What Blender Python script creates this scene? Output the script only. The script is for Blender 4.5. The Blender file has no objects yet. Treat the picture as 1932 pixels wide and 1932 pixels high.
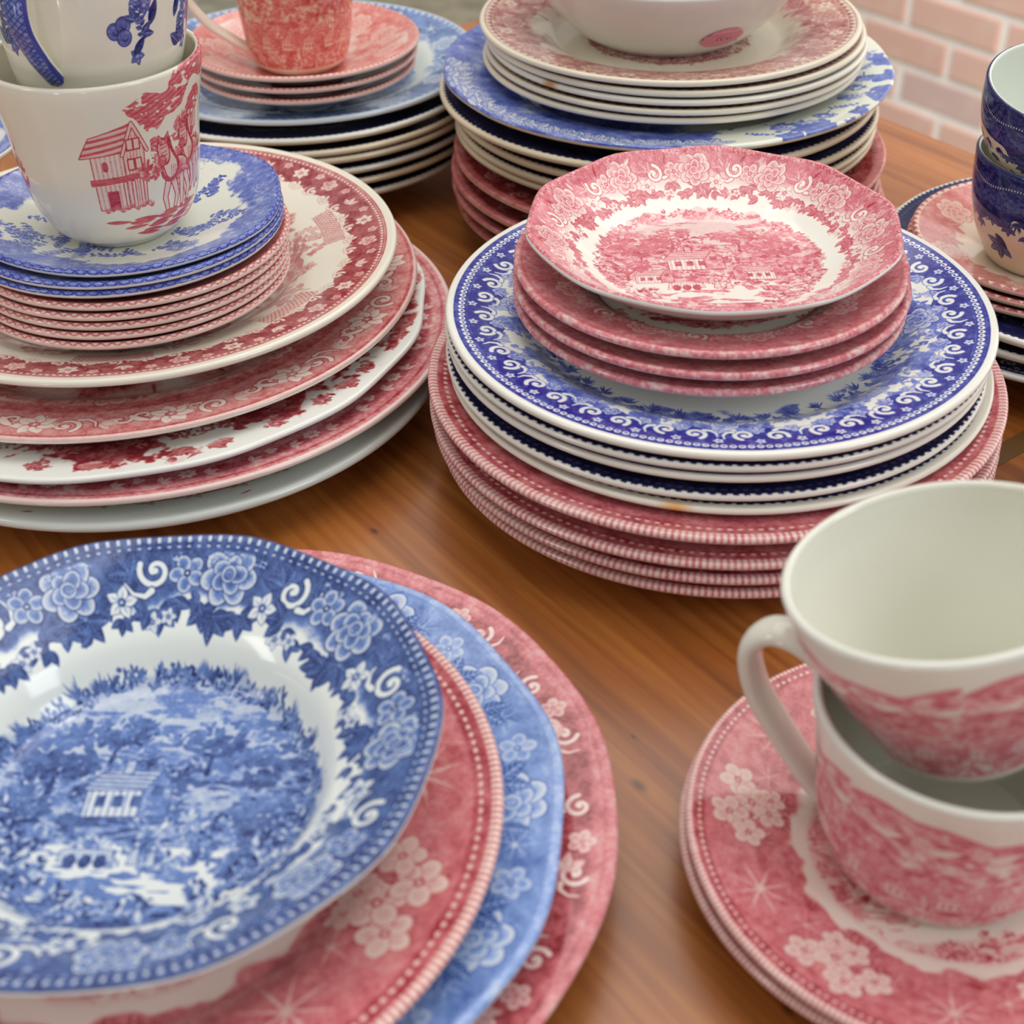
import bpy, math, random
import numpy as np
from mathutils import Vector, Matrix
# ------------------------------------------------------------------ scene, camera, light
S = bpy.context.scene
COL = S.collection
S.view_settings.view_transform = 'Standard'
S.view_settings.look = 'None'
S.view_settings.gamma = 1.0
S.view_settings.use_curve_mapping = False
S.view_settings.exposure = 0.12
PI = math.pi
MM = 0.001
F_PX, PITCH, CAM_H, ROLL = 2716.7, 0.64282, 398.7, -0.01555

cam_d = bpy.data.cameras.new('camera')
cam = bpy.data.objects.new('camera', cam_d); COL.objects.link(cam)
cam_d.sensor_width = 36.0
cam_d.lens = 36.0 * F_PX / 1932.0
cam_d.clip_start = 0.02; cam_d.clip_end = 30
_c, _s = math.cos(PITCH), math.sin(PITCH)
fw = Vector((0, _c, -_s)); up = Vector((0, _s, _c)); rt = Vector((1, 0, 0))
rt2 = rt * math.cos(ROLL) + up * math.sin(ROLL); up2 = up * math.cos(ROLL) - rt * math.sin(ROLL)
M = Matrix((rt2, up2, -fw)).transposed().to_4x4(); M.translation = Vector((0, 0, CAM_H * MM))
cam.matrix_world = M
cam_d.dof.use_dof = True
cam_d.dof.focus_distance = 0.680
cam_d.dof.aperture_fstop = 10.0
S.camera = cam

W = bpy.data.worlds.new('room_light'); S.world = W; W.use_nodes = True
wn = W.node_tree.nodes; wl = W.node_tree.links
bg = wn['Background']; bg.inputs[1].default_value = 0.50
tc = wn.new('ShaderNodeTexCoord'); sp = wn.new('ShaderNodeSeparateXYZ'); rp = wn.new('ShaderNodeValToRGB')
wl.new(tc.outputs['Generated'], sp.inputs[0]); mr = wn.new('ShaderNodeMapRange')
mr.inputs[1].default_value = -1; mr.inputs[2].default_value = 1
wl.new(sp.outputs[2], mr.inputs[0]); wl.new(mr.outputs[0], rp.inputs[0]); wl.new(rp.outputs[0], bg.inputs[0])
rp.color_ramp.elements[0].color = (.30, .25, .20, 1); rp.color_ramp.elements[0].position = .35
rp.color_ramp.elements[1].color = (1.0, .985, .96, 1); rp.color_ramp.elements[1].position = .8

def area(name, loc, target, size, power, col, sy=None):
    l = bpy.data.lights.new(name, 'AREA'); l.energy = power; l.color = col; l.size = size
    if sy: l.shape = 'RECTANGLE'; l.size_y = sy
    o = bpy.data.objects.new(name, l); COL.objects.link(o); o.location = loc
    o.rotation_euler = (Vector(target) - Vector(loc)).to_track_quat('-Z', 'Y').to_euler()
    return o
area('broad_light', (0.35, 1.3, 2.1), (0, .6, 0), 2.2, 36, (1, .96, .90), 2.6)  # soft overhead ceiling lamp
area('cup_highlight_light', (-1.02, -1.05, -.28), (-.18, .64, .2), 0.10, 2.2, (1, .98, .94), .5)  # added low lamp, gives the sprig cup its warm strip highlight
area('cup_highlight_light', (-.12, -1.28, -.32), (-.18, .64, .2), 0.16, 2.0, (.9, .95, 1), .45)  # second added low lamp, for the bluish highlight on the same cup
area('broad_light', (1.0, 1.1, 1.1), (2.0, 2.6, -.2), 0.8, 30, (1, .95, .9), 1.2)  # added lamp that brightens the brick wall, turned away from the china
area('window_light', (1.7, -0.6, 1.3), (0, .6, 0), 0.7, 15, (.86, .93, 1), 1.2)
area('side_window_light', (-1.9, -0.3, 1.3), (0, .6, 0), 0.35, 8, (1, .97, .92), 1.2)
for i, (x, y) in enumerate(((-.35, .35), (.15, .2))):
    l = bpy.data.lights.new('ceiling_spot', 'POINT'); l.energy = 1.6; l.shadow_soft_size = .03; l.color = (1, .96, .9)
    o = bpy.data.objects.new('ceiling_spot', l); COL.objects.link(o); o.location = (x, y + 1.0, 1.9)

# ------------------------------------------------------------------ helpers
def lin(c):
    return tuple(((v / 255) / 12.92 if v / 255 <= .04045 else ((v / 255 + .055) / 1.055) ** 2.4) for v in c) + (1,)
def tag(o, label=None, cat=None, group=None, kind=None):
    for k, v in (('label', label), ('category', cat), ('group', group), ('kind', kind)):
        if v: o[k] = v
    return o
def empty(name, loc, label, cat, group=None, rot=None):
    o = bpy.data.objects.new(name, None); COL.objects.link(o); o.location = loc; o.empty_display_size = .02
    if rot: o.rotation_mode = 'QUATERNION'; o.rotation_quaternion = rot
    return tag(o, label, cat, group)
def mesh_obj(name, verts, faces, mats, parent=None, mi=None, uv=None, normals=None, smooth=True):
    me = bpy.data.meshes.new(name)
    me.from_pydata([tuple(v) for v in verts], [], [tuple(f) for f in faces])
    for m in mats: me.materials.append(m)
    if mi is not None: me.polygons.foreach_set('material_index', np.asarray(mi, dtype=np.int32))
    me.polygons.foreach_set('use_smooth', [smooth] * len(me.polygons))
    if uv is not None:
        l = me.uv_layers.new(name='UVMap')
        l.data.foreach_set('uv', np.asarray(uv, dtype=np.float32).ravel())
    me.update()
    if normals is not None: me.normals_split_custom_set_from_vertices([tuple(n) for n in normals])
    o = bpy.data.objects.new(name, me); COL.objects.link(o); o.parent = parent
    return o

# ------------------------------------------------------------------ ink drawing (procedural print maps, computed here)
rng = np.random.default_rng(7)
def vnoise(shape, freq, seed, aspect=1.0):
    r = np.random.default_rng(seed); h, w = shape
    fy, fx = max(2, int(freq * aspect)), max(2, int(freq))
    g = r.random((fy + 3, fx + 3))
    y = np.linspace(0, fy, h, endpoint=False); x = np.linspace(0, fx, w, endpoint=False)
    yi = y.astype(int); xi = x.astype(int); ty = y - yi; tx = x - xi
    ty = (ty * ty * (3 - 2 * ty))[:, None]; tx = (tx * tx * (3 - 2 * tx))[None]
    a = g[yi][:, xi]; b = g[yi][:, xi + 1]; c = g[yi + 1][:, xi]; d = g[yi + 1][:, xi + 1]
    return (a * (1 - tx) + b * tx) * (1 - ty) + (c * (1 - tx) + d * tx) * ty
def fbm(shape, freq, seed, octs=4, aspect=1.0):
    s = 0; a = 1; t = 0
    for k in range(octs): s = s + a * vnoise(shape, freq * 2 ** k, seed + k * 17, aspect); t += a; a *= .55
    return s / t
def sst(a, b, x):
    t = np.clip((x - a) / (b - a), 0, 1); return t * t * (3 - 2 * t)

class Patch:
    def __init__(s, U, V, e):
        s.U, s.V, s.e = U, V, e; s.A = np.zeros_like(U); s.I = np.zeros_like(U)
    def over(s, a, ink):
        s.I = s.I * (1 - a) + ink * a; s.A = s.A + a - s.A * a
    def loc(s, cx, cy, rot):
        c, n = math.cos(rot), math.sin(rot); x = s.U - cx; y = s.V - cy
        return c * x + n * y, -n * x + c * y
    def cov(s, d): return np.clip(.5 - d / s.e, 0, 1)
    def ell(s, cx, cy, rx, ry, rot=0, ink=.5, line=0, lw=.03, grad=None):
        x, y = s.loc(cx, cy, rot); q = np.sqrt((x / rx) ** 2 + (y / ry) ** 2); d = (q - 1) * min(rx, ry)
        f = ink if grad is None else ink + (grad - ink) * np.clip(q, 0, 1) ** 2
        if line: s.over(s.cov(d - lw), line)
        s.over(s.cov(d), f)
    def leaf(s, x0, y0, x1, y1, w, ink=.6, line=.95, lw=.02, vein=None, shade=.2):
        L = math.hypot(x1 - x0, y1 - y0); rot = math.atan2(y1 - y0, x1 - x0)
        x, y = s.loc(x0, y0, rot); t = np.clip(x / L, 0, 1)
        hw = w * np.sin(PI * t ** .8) ** .9
        d = np.where((x < 0) | (x > L), np.maximum(-x, x - L) + np.abs(y), np.abs(y) - hw)
        if line: s.over(s.cov(d - lw), line)
        f = ink + shade * (y > 0)
        if vein is not None:
            vv = (np.abs(y) < lw * .8) | (np.abs(((x - np.abs(y) * .8) / L * 6) % 1 - .5) < .12)
            f = np.where(vv, vein, f)
        s.over(s.cov(d), f)
    def stroke(s, pts, w, ink, w1=None, line=0, lw=.02):
        w1 = w if w1 is None else w1; n = len(pts) - 1; D = np.full_like(s.U, 9.)
        for k in range(n):
            ax, ay = pts[k]; bx, by = pts[k + 1]; ux, uy = bx - ax, by - ay; l2 = ux * ux + uy * uy + 1e-12
            t = np.clip(((s.U - ax) * ux + (s.V - ay) * uy) / l2, 0, 1)
            d = np.hypot(s.U - ax - t * ux, s.V - ay - t * uy) - (w + (w1 - w) * (k + t) / n)
            D = np.minimum(D, d)
        if line: s.over(s.cov(D - lw), line)
        s.over(s.cov(D), ink)
    def poly(s, pts, ink, line=0, lw=.02, hatch=None):
        x, y = s.U, s.V; n = len(pts); d2 = np.full_like(x, 1e9); sg = np.ones_like(x)
        for i in range(n):
            ax, ay = pts[i]; bx, by = pts[i - 1]; ex, ey = bx - ax, by - ay; wx, wy = x - ax, y - ay
            t = np.clip((wx * ex + wy * ey) / (ex * ex + ey * ey + 1e-12), 0, 1)
            d2 = np.minimum(d2, (wx - ex * t) ** 2 + (wy - ey * t) ** 2)
            c1 = y >= ay; c2 = y < by; c3 = ex * wy > ey * wx
            sg = np.where((c1 & c2 & c3) | (~c1 & ~c2 & ~c3), -sg, sg)
        d = sg * np.sqrt(d2)
        if line: s.over(s.cov(d - lw), line)
        f = ink
        if hatch: # (angle, frequency, ink)
            ph = (x * math.cos(hatch[0]) + y * math.sin(hatch[0])) * hatch[1]
            f = np.where((ph % 1) < .45, hatch[2], ink)
        s.over(s.cov(d), f)

class Canvas:
    def __init__(s, w, h, x0, y0, ppu, wrap=0):
        s.w, s.h, s.x0, s.y0, s.p = w, h, x0, y0, ppu; s.I = np.zeros((h, w)); s.wrap = wrap
        s.X = x0 + (np.arange(w)[None] + .5) / ppu + np.zeros((h, 1)); s.Y = y0 + (np.arange(h)[:, None] + .5) / ppu + np.zeros((1, w))
    def put(s, fn, x, y, sc, rot=0, flip=1, ext=1.1, **kw):
        r = sc * ext * 1.2
        i0 = max(0, int((x - r - s.x0) * s.p)); i1 = min(s.w, int((x + r - s.x0) * s.p) + 2)
        j0 = max(0, int((y - r - s.y0) * s.p)); j1 = min(s.h, int((y + r - s.y0) * s.p) + 2)
        if i1 - i0 < 2 or j1 - j0 < 2: return
        X = s.X[j0:j1, i0:i1] - x; Y = s.Y[j0:j1, i0:i1] - y; c, n = math.cos(rot), math.sin(rot)
        P = Patch((c * X + n * Y) / sc * flip, (-n * X + c * Y) / sc, 1.3 / (s.p * sc))
        fn(P, **kw)
        s.I[j0:j1, i0:i1] = s.I[j0:j1, i0:i1] * (1 - P.A) + P.I
    def pol(s, fn, r, a, sc, rot=0, **kw):
        s.put(fn, r * math.cos(a), r * math.sin(a), sc, a - PI / 2 + rot, **kw)

_pc = {}
def plate_canvas(N):
    c = Canvas(N, N, -1.01, -1.01, N / 2.02)
    if N not in _pc: _pc[N] = (np.hypot(c.X, c.Y), np.arctan2(c.Y, c.X))
    c.R, c.T = _pc[N]; c.N = N
    return c
def band(c, a, b, val, soft=.004):
    m = sst(a - soft, a + soft, c.R) * (1 - sst(b - soft, b + soft, c.R)); c.I = c.I * (1 - m) + val * m
def per(c, n, ph=0): return ((c.T / (2 * PI) * n + ph) % 1.0)

# --- motifs (local frame -1..1, +v outward)
def m_rose(P, base=.12, dark=.75, line=.9):
    for k in range(7):
        a = k * 2 * PI / 7 + .3; P.ell(.55 * math.cos(a), .55 * math.sin(a), .42, .34, a, dark * .75, line, .035, base)
    for k in range(5):
        a = k * 2 * PI / 5; P.ell(.28 * math.cos(a), .28 * math.sin(a), .34, .27, a, dark, line, .03, base)
    P.ell(.02, .03, .26, .24, 0, dark, line, .03, base); P.ell(.0, .0, .13, .1, .5, dark, line, .03, base + .1)
def m_daisy(P, n=6, base=.04, dark=.6, line=.85, ph=0.):
    for k in range(n):
        a = ph + k * 2 * PI / n; c, s_ = math.cos(a), math.sin(a)
        P.leaf(.08 * c, .08 * s_, .95 * c, .95 * s_, .30, base, line, .035, None, .05)
        P.stroke([(.2 * c, .2 * s_), (.62 * c, .62 * s_)], .025, dark, .008)
    P.ell(0, 0, .2, .2, 0, dark, line, .04); P.ell(0, 0, .08, .08, 0, base)
def m_blossom(P, n=5, base=.02, dark=.5, line=.8, ph=.3):
    for k in range(n):
        a = ph + k * 2 * PI / n; P.ell(.5 * math.cos(a), .5 * math.sin(a), .4, .34, a, dark, line, .04, base)
    P.ell(0, 0, .18, .18, 0, line); P.ell(0, 0, .07, .07, 0, base)
def m_leaves(P, n=3, ink=.75, line=1, vein=.35, spread=.9, w=.22):
    for k in range(n):
        a = PI / 2 + (k - (n - 1) / 2) * spread
        P.leaf(0, -.5, .05 + 1.05 * math.cos(a), -.5 + 1.15 * math.sin(a), w * 1.15, ink, line, .03, vein)
def m_leaf1(P, ink=.7, line=0, vein=None, w=.4):
    P.leaf(-1, 0, 1, 0, w, ink, line, .05, vein)
def spiral(r0, r1, turns, a0, cx=0, cy=0, n=22):
    return [(cx + (r0 + (r1 - r0) * k / n) * math.cos(a0 + turns * 2 * PI * k / n), cy + (r0 + (r1 - r0) * k / n) * math.sin(a0 + turns * 2 * PI * k / n)) for k in range(n + 1)]
def m_scroll(P, ink=.03, line=.9, w=.11):
    P.stroke(spiral(.12, .62, 1.15, 0, -.25, .1), w * .8, ink, w, line, .045)
    P.stroke([(.2, -.45), (.5, -.5), (.85, -.2), (.95, .25)], w * 1.1, ink, w * .3, line, .045)
    P.ell(-.25, .1, .12, .12, 0, ink)
def m_cscroll(P, ink=.03, line=.9, w=.1):
    P.stroke(spiral(.1, .5, .9, 2.2, -.45, 0) + spiral(.5, .1, -.9, PI + .94, .45, 0)[2:], w, ink, w, line, .05)
def m_star(P, n=7, ink=.12, line=.85):
    for k in range(n):
        a = k * 2 * PI / n; c, s_ = math.cos(a), math.sin(a)
        P.leaf(.15 * c, .15 * s_, 1. * c, 1. * s_, .15, .62, 0, .03, None, .1)
        P.stroke([(.1 * c, .1 * s_), (.95 * c + .15 * s_, .95 * s_ - .15 * c)], .035, ink, .015)
    P.ell(0, 0, .12, .12, 0, ink)
def m_spray(P, ink=.8, line=0, seed=0):
    r = np.random.default_rng(seed); pts = [(-.9, -.3), (-.4, -.1), (0, .05), (.45, .1), (.9, .35)]
    P.stroke(pts, .03, ink, .015)
    for k in range(11):
        t = k / 10 * 3.9; i = int(t); f = t - i
        x = pts[i][0] * (1 - f) + pts[i + 1][0] * f; y = pts[i][1] * (1 - f) + pts[i + 1][1] * f
        sd = 1 if k % 2 else -1; a = sd * (.8 + .5 * r.random()) + .2
        P.leaf(x, y, x + .42 * math.cos(a), y + .42 * math.sin(a), .11, ink, line, .02, None, -.25)
    P.ell(.1, .2, .2, .2, 0, ink * .8, ink, .03, ink * .4); P.ell(-.45, -.25, .15, .15, 0, ink * .8, ink, .03, ink * .4)
def m_berries(P, ink=.55, line=.95):
    for x, y in ((-.35, .1), (.1, .35), (.15, -.2)):
        P.ell(x, y, .36, .34, 0, ink, line, .05); P.stroke(spiral(.1, .2, .4, 3.6, x, y, 6), .03, line)
def m_house(P, wall=.08, roof=.6, line=.85):
    P.poly([(-.9, -.6), (.2, -.6), (.2, .1), (-.9, .1)], wall, line, .025, (0, 7, .3))
    P.poly([(.2, -.6), (.75, -.6), (.75, .15), (.48, .62), (.2, .1)], .42, line, .025)
    P.poly([(-1., .08), (.22, .08), (.48, .62), (-.72, .55)], .2, line, .025, (PI / 2 - .05, 9, roof))
    P.poly([(-.3, .5), (-.12, .5), (-.12, .85), (-.3, .85)], .3, line, .025)
    for x in (-.7, -.35, 0):
        P.poly([(x, -.35), (x + .18, -.35), (x + .18, -.08), (x, -.08)], .75, line, .01)
    P.poly([(.38, -.05), (.58, -.05), (.58, .2), (.38, .2)], .7, line, .01)
def m_tree(P, seed=0, dark=.95, lo=.25, n=70):
    r = np.random.default_rng(seed)
    P.stroke([(0, -1), (.03, -.5), (-.02, 0)], .07, dark * .9, .03)
    for k in range(n):
        a = r.random() * 2 * PI; q = math.sqrt(r.random()); x = .85 * q * math.cos(a); y = .25 + .65 * q * math.sin(a)
        f = (x * .4 - y) * .4 + .6 + .25 * (r.random() - .5)
        b = r.random() * 6.3
        P.ell(x, y, .15, .07, b, float(np.clip(lo + (dark - lo) * f, 0, 1)))
def m_bush(P, seed=0, dark=.9, lo=.1, n=26):
    r = np.random.default_rng(seed)
    for k in range(n):
        a = r.random() * 2 * PI; q = math.sqrt(r.random())
        P.ell(.8 * q * math.cos(a), .6 * q * math.sin(a), .24, .11, r.random() * 6.3, float(lo + (dark - lo) * r.random()))
def m_tufts(P, seed=0, ink=.8, n=7):
    r = np.random.default_rng(seed)
    for k in range(n):
        a = PI / 2 + (k - (n - 1) / 2) * .33 + .2 * (r.random() - .5); L = .7 + .5 * r.random()
        P.leaf(0, -.3, L * math.cos(a), -.3 + L * math.sin(a), .09, ink, 0, .02, None, -.2)
def m_person(P, ink=.2, line=.9):
    P.poly([(-.3, -1), (.3, -1), (.15, .2), (-.15, .2)], ink, line, .05); P.ell(0, .45, .16, .2, 0, ink, line, .05)
    P.stroke([(-.1, .1), (-.4, -.3)], .07, ink, .05, line, .04)
def m_bridge(P, ink=.1, line=.8):
    P.poly([(-1, -.3), (1, -.3), (.9, .25), (-.9, .25)], ink, line, .03, (0, 6, .35))
    for x in (-.55, 0, .55): P.ell(x, -.28, .2, .28, 0, .8, line, .03)
def m_horse(P, ink=.12, line=.95):
    P.ell(.28, .02, .45, .34, -.1, .45, line, .03, ink)
    for x, b, k in ((-.12, -.95, -.12), (.08, -.9, .1), (.42, -.92, -.02), (.6, -.85, .12)):
        P.stroke([(x, -.15), (x + k * 1.2, -.52), (x + k * .3, b)], .09, ink, .045, line, .03)
        P.ell(x + k * .3, b, .08, .05, 0, .8)
    P.stroke([(.05, .15), (-.12, .5), (-.2, .72)], .24, ink, .15, line, .03)
    P.ell(-.2, .62, .17, .3, .25, ink + .1, line, .03, .35); P.ell(-.26, .4, .1, .12, 0, .5, line, .02)
    P.leaf(-.12, .8, -.02, 1.05, .05, .4, line, .02); P.leaf(-.26, .8, -.34, 1.03, .05, .4, line, .02)
    for yy in (.5, .58, .7, .78): P.stroke([(-.3, yy), (-.1, yy + .02)], .012, .7)
    for k in range(9): P.stroke([(0 + k * .08, -.25 + .02 * k), (.03 + k * .075, .22 - .015 * k)], .012, .6)
    P.stroke(spiral(.3, .32, .55, 3.3, -.02, .18, 8), .05, .8, .05)
    P.stroke([(-.02, .9), (.08, .6), (.22, .35)], .06, .85, .03)
    P.stroke([(.7, .1), (.85, -.15), (.82, -.5)], .07, .7, .02)

def scene_disc(c, R, seed, base=.3, contrast=1.0, houses=2, dens=1.0, dark=.95, ragged=True, y0=0):
    """an engraved landscape filling the disc of radius R"""
    r = np.random.default_rng(seed); N = c.N
    n1 = fbm((N, N), 9, seed, 4); n2 = fbm((N, N), 14, seed + 5, 3, 4.0); n3 = fbm((N, N), 40, seed + 9, 2, 3.0)
    edge = R * (1 + (.06 * (fbm((N, N), 26, seed + 3, 2) - .5) * 2 if ragged else 0))
    m = 1 - sst(-.008, .008, c.R - edge)
    yy = (c.Y - y0) / R
    sky = base * .55 + .25 * (n2 > .55) * sst(.2, .5, n1)
    land = base + .5 * (n1 - .5) + .35 * (n3 > .56) * contrast
    water = .06 + .4 * (n2 > .56) * (n1 > .4)
    I = np.where(yy > .35, sky, land); I = np.where((yy < -.35) & (yy > -.75), water, I)
    I = I * sst(.0, .12, 1.2 - np.abs(yy) * .2)
    c.I = c.I * (1 - m) + np.clip(I, 0, 1) * m
    for k in range(int(34 * dens)):
        x = (r.random() * 1.6 - .8) * R; y = y0 + (r.random() * 1.1 - .5) * R
        c.put(m_bush, x, y, R * (.06 + .09 * r.random()), 0, seed=int(r.integers(99)), dark=dark * (.6 + .4 * r.random()), lo=.02 + .3 * r.random())
    for k in range(houses):
        x = [-.1, .35, -.5, .1][k % 4] * R; y = y0 + [.05, -.2, -.25, -.45][k % 4] * R
        c.put(m_house, x, y, R * [.3, .22, .2, .2][k % 4], .03, flip=[1, -1, 1, 1][k % 4])
    c.put(m_bridge, -.25 * R, y0 - .42 * R, R * .16); c.put(m_person, .02 * R, y0 - .38 * R, R * .1); c.put(m_person, .12 * R, y0 - .4 * R, R * .09)
    for x, y, s_ in ((-.62, .3, .36), (.62, .25, .34), (.3, .45, .24), (-.3, .5, .22), (.72, -.15, .26), (-.75, -.1, .25)):
        c.put(m_tree, x * R, y0 + y * R, s_ * R, 0, seed=int(r.integers(99)), dark=dark)
    for k in range(int(14 * dens)):
        a = PI + r.random() * PI; q = .75 + .2 * r.random()
        c.put(m_bush, q * R * math.cos(a), y0 + q * R * math.sin(a), R * .13, 0, seed=int(r.integers(99)), dark=dark)
    if ragged:
        nt = int(70 * dens)
        for k in range(nt):
            a = k * 2 * PI / nt + .05 * r.random()
            if r.random() < .8: c.pol(m_bush, R * (.93 + .07 * r.random()), a, R * (.045 + .045 * r.random()), seed=int(r.integers(99)), dark=dark, lo=.25, n=14)
            else: c.pol(m_tufts, R * (.98 + .03 * r.random()), a, R * (.05 + .04 * r.random()), (r.random() - .5), seed=int(r.integers(99)), ink=.5 + .4 * r.random(), n=5)

def garland(c, r0, n, seed, sc, rose=.12, leafink=.75, line=.9, dens=1.0, hang=True, dark=.7):
    r = np.random.default_rng(seed)
    for k in range(n):
        a = 2 * PI * k / n; da = 2 * PI / n
        for q in (-.42, -.3, -.2, -.08, .1, .2, .33, .42, 0):
            c.pol(m_leaves, r0 - sc * ((.62 if hang else .1) + .55 * r.random()), a + q * da, sc * (.30 + .26 * r.random()), PI + 3.0 * (r.random() - .5), n=int(r.integers(2, 5)), ink=leafink * (.8 + .2 * r.random()), line=line, vein=max(0, leafink - .45), w=.26)
        for q in (-.33, .33): c.pol(m_leaves, r0 + sc * .35, a + q * da, sc * .6, -q * 2, n=3, ink=max(.08, leafink - .45), line=line, vein=leafink)
        c.pol(m_scroll, r0 + sc * .05, a + .5 * da, sc * .72, .5 * r.random(), ink=rose * .4, line=line, flip=1 if k % 2 else -1)
        c.pol(m_blossom, r0 + sc * .1, a + .27 * da, sc * .55, r.random() * 3, base=rose * .4, dark=dark * .8, line=line)
        c.pol(m_daisy, r0 - sc * .5, a - .3 * da, sc * .45, r.random() * 3, n=5, base=rose * .5, dark=dark, line=line)
        c.pol(m_rose, r0 + sc * .1, a, sc * .82, r.random() * 3, base=rose * .5, dark=dark, line=line)
        if hang:
            c.pol(m_daisy, r0 - sc * 1.05, a + .5 * da, sc * .28, 0, n=5, base=rose * .4, dark=dark, line=line)
            c.pol(m_daisy, r0 - sc * .95, a + .38 * da, sc * .24, 0, n=5, base=rose * .4, dark=dark, line=line)

def stipple(c, a, b, val, amp, freq, seed):
    n = vnoise((c.N, c.N), freq, seed); band(c, a, b, np.clip(val + amp * (n - .5) * 2, 0, 1), .01)

# --- print designs
def d_rose_bowl():
    c = plate_canvas(1100); N = c.N
    scene_disc(c, .61, 3, .36, .9, 3, 1.5, .85)
    g = sst(.74, .90, c.R + .04 * (fbm((N, N), 30, 4) - .5)); c.I = np.maximum(c.I, g * .55)
    garland(c, .845, 12, 8, .118, .10, .74, .84, dark=.55)
    r = np.random.default_rng(77)
    for k in range(50):
        a = 2 * PI * k / 50; c.pol([m_leaf1, m_blossom, m_leaf1, m_tufts][k % 4], .925 + .01 * r.random(), a, .028, r.random() * 3, **[dict(ink=.08, line=.7, w=.35), dict(base=.02, dark=.5, line=.75), dict(ink=.75, w=.35), dict(ink=.75, seed=k, n=5)][k % 4])
    st = .56 + .3 * (vnoise((N, N), 260, 5) - .5) * 2
    m = sst(.94, .965, c.R + .02 * (vnoise((N, N), 20, 6) - .5)); c.I = c.I * (1 - m) + st * m
    return c
def d_pink_band():
    c = plate_canvas(512); scene_disc(c, .5, 13, .5, 1, 1, .6); band(c, .58, 1.01, .62)
    garland(c, .72, 9, 5, .12, .2, .7, .9); stipple(c, .86, .93, .62, .12, 120, 3)
    band(c, .935, .945, .75, .004); stipple(c, .95, 1.1, .5, .2, 150, 4)
    return c
def d_blue_scroll():
    c = plate_canvas(1100); N = c.N
    nz = fbm((N, N), 12, 21, 4); nz2 = fbm((N, N), 34, 22, 3)
    inner = .585 + .05 * (fbm((N, N), 22, 23, 2) - .5) * 2
    wash = np.clip(.52 + .9 * (nz - .5) + .9 * (nz2 - .5), 0, 1) * (nz2 + nz * .6 > .74)
    m = sst(-.01, .01, c.R - inner); c.I = np.clip(wash, 0, 1) * m
    r = np.random.default_rng(3)
    for k in range(16):
        a = 2 * PI * k / 16 + .1
        c.pol(m_tree, .70, a, .085, .2 * r.random(), seed=k, dark=.85, lo=.25, n=40)
        c.pol(m_bush, .64, a + .18, .07, 0, seed=k + 50, dark=.95, lo=.3)
        if k % 4 == 1: c.pol(m_house, .70, a + .2, .07, 0)
        if k % 4 == 3: c.pol(m_rose, .72, a + .2, .075, 0, dark=.6)
    for k in range(40): c.pol(m_tufts, .60, 2 * PI * k / 40, .045, PI, seed=k, ink=.85)
    band(c, .835, .905, 1.0)
    t = per(c, 21); lob = .775 + .04 * np.abs(np.sin(PI * t)); mm = (c.R > lob) & (c.R < .85); c.I[mm] = .95
    for k in range(42):
        a = 2 * PI * (k + .25) / 42
        c.pol(m_blossom, .80, a + .07, .03, 0, base=.02, line=.85); c.pol(m_scroll, .835, a, .06, .3 * (k % 3), flip=1 if k % 2 else -1, ink=.02, line=.8, w=.13)
        c.pol(m_daisy, .885, a + .07, .02, 0, n=5, base=.05, dark=.6, line=.9)
        if k % 2: c.pol(m_leaves, .79, a + .07, .04, PI, n=3, ink=.35, line=.9)
    band(c, .905, .945, .92, .002)
    t = per(c, 205); x = (t - .5) / .42; y = (c.R - .924) / .012
    q = x * x + y * y; c.I = np.where((q < 1) & (c.R > .9) & (c.R < .945), np.where((q < .3) & (c.R < .926), .85, .02), c.I)
    band(c, .945, .953, 1.0, .002); band(c, .953, 1.1, 0, .002)
    return c
def d_blue_line(crenel=True, edge=.966, N=512, base=1.0):
    c = plate_canvas(N); c.I[:] = base; garland(c, .7, 12, 4, .1, .3, .9, 1)
    band(c, .84, edge, base)
    t = per(c, 170); band(c, edge - .03, edge - .018, np.where(t < .5, .62, 1.), .002)
    lim = edge + .008 * (t < .5) * crenel; m = (c.R > lim); c.I[m] = 0
    return c
def d_beaded(N=860, flowers=True, seed=31, ground=.66):
    c = plate_canvas(N); nz = fbm((N, N), 16, seed, 3)
    c.I[:] = ground + .14 * (nz - .5)
    scene_disc(c, .52, seed, .3, 1, 2, .8)
    r = np.random.default_rng(seed)
    n = 6
    for k in range(n):
        a = 2 * PI * k / n + .2; da = 2 * PI / n
        c.pol(m_star, .77, a, .115, .2, n=8, ink=.25 if flowers else .5)
        c.pol(m_star, .70, a + .25 * da, .07, .5, n=6, ink=.35 if flowers else .55)
        for q, rr, s_ in ((.36, .80, .068), (.46, .73, .075), (.56, .81, .07), (.66, .74, .06), (.5, .66, .06), (.4, .66, .05)):
            if flowers:
                c.pol(m_leaves, rr - .06, a + q * da, .07, PI + r.random(), n=3, ink=.92, line=1)
                c.pol(m_blossom, rr, a + q * da, s_ * 1.2, r.random() * 3, base=.0, dark=.3, line=.8)
            elif q in (.46, .5): c.pol(m_scroll, rr + .02, a + q * da, s_ * .7, r.random(), ink=.25, line=.8, w=.06)
        if flowers: c.pol(m_tufts, .62, a + .15 * da, .07, PI, seed=k, ink=.95)
    ir = .575 + .05 * (fbm((N, N), 24, seed + 1, 2) - .5) * 2
    m = (1 - sst(-.01, .01, c.R - ir)) * sst(.50, .54, c.R + .03 * nz); c.I = c.I * (1 - m) + .03 * m
    band(c, .905, .953, .85)
    t = per(c, 190); x = (t - .5) / .28; y = (c.R - .925) / .006; c.I = np.where(x * x + y * y < 1, .1, c.I)
    t = per(c, 300); band(c, .953, .996, np.where(t < .5, .06, .62), .002); band(c, .996, 1.1, .25, .002)
    return c
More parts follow.
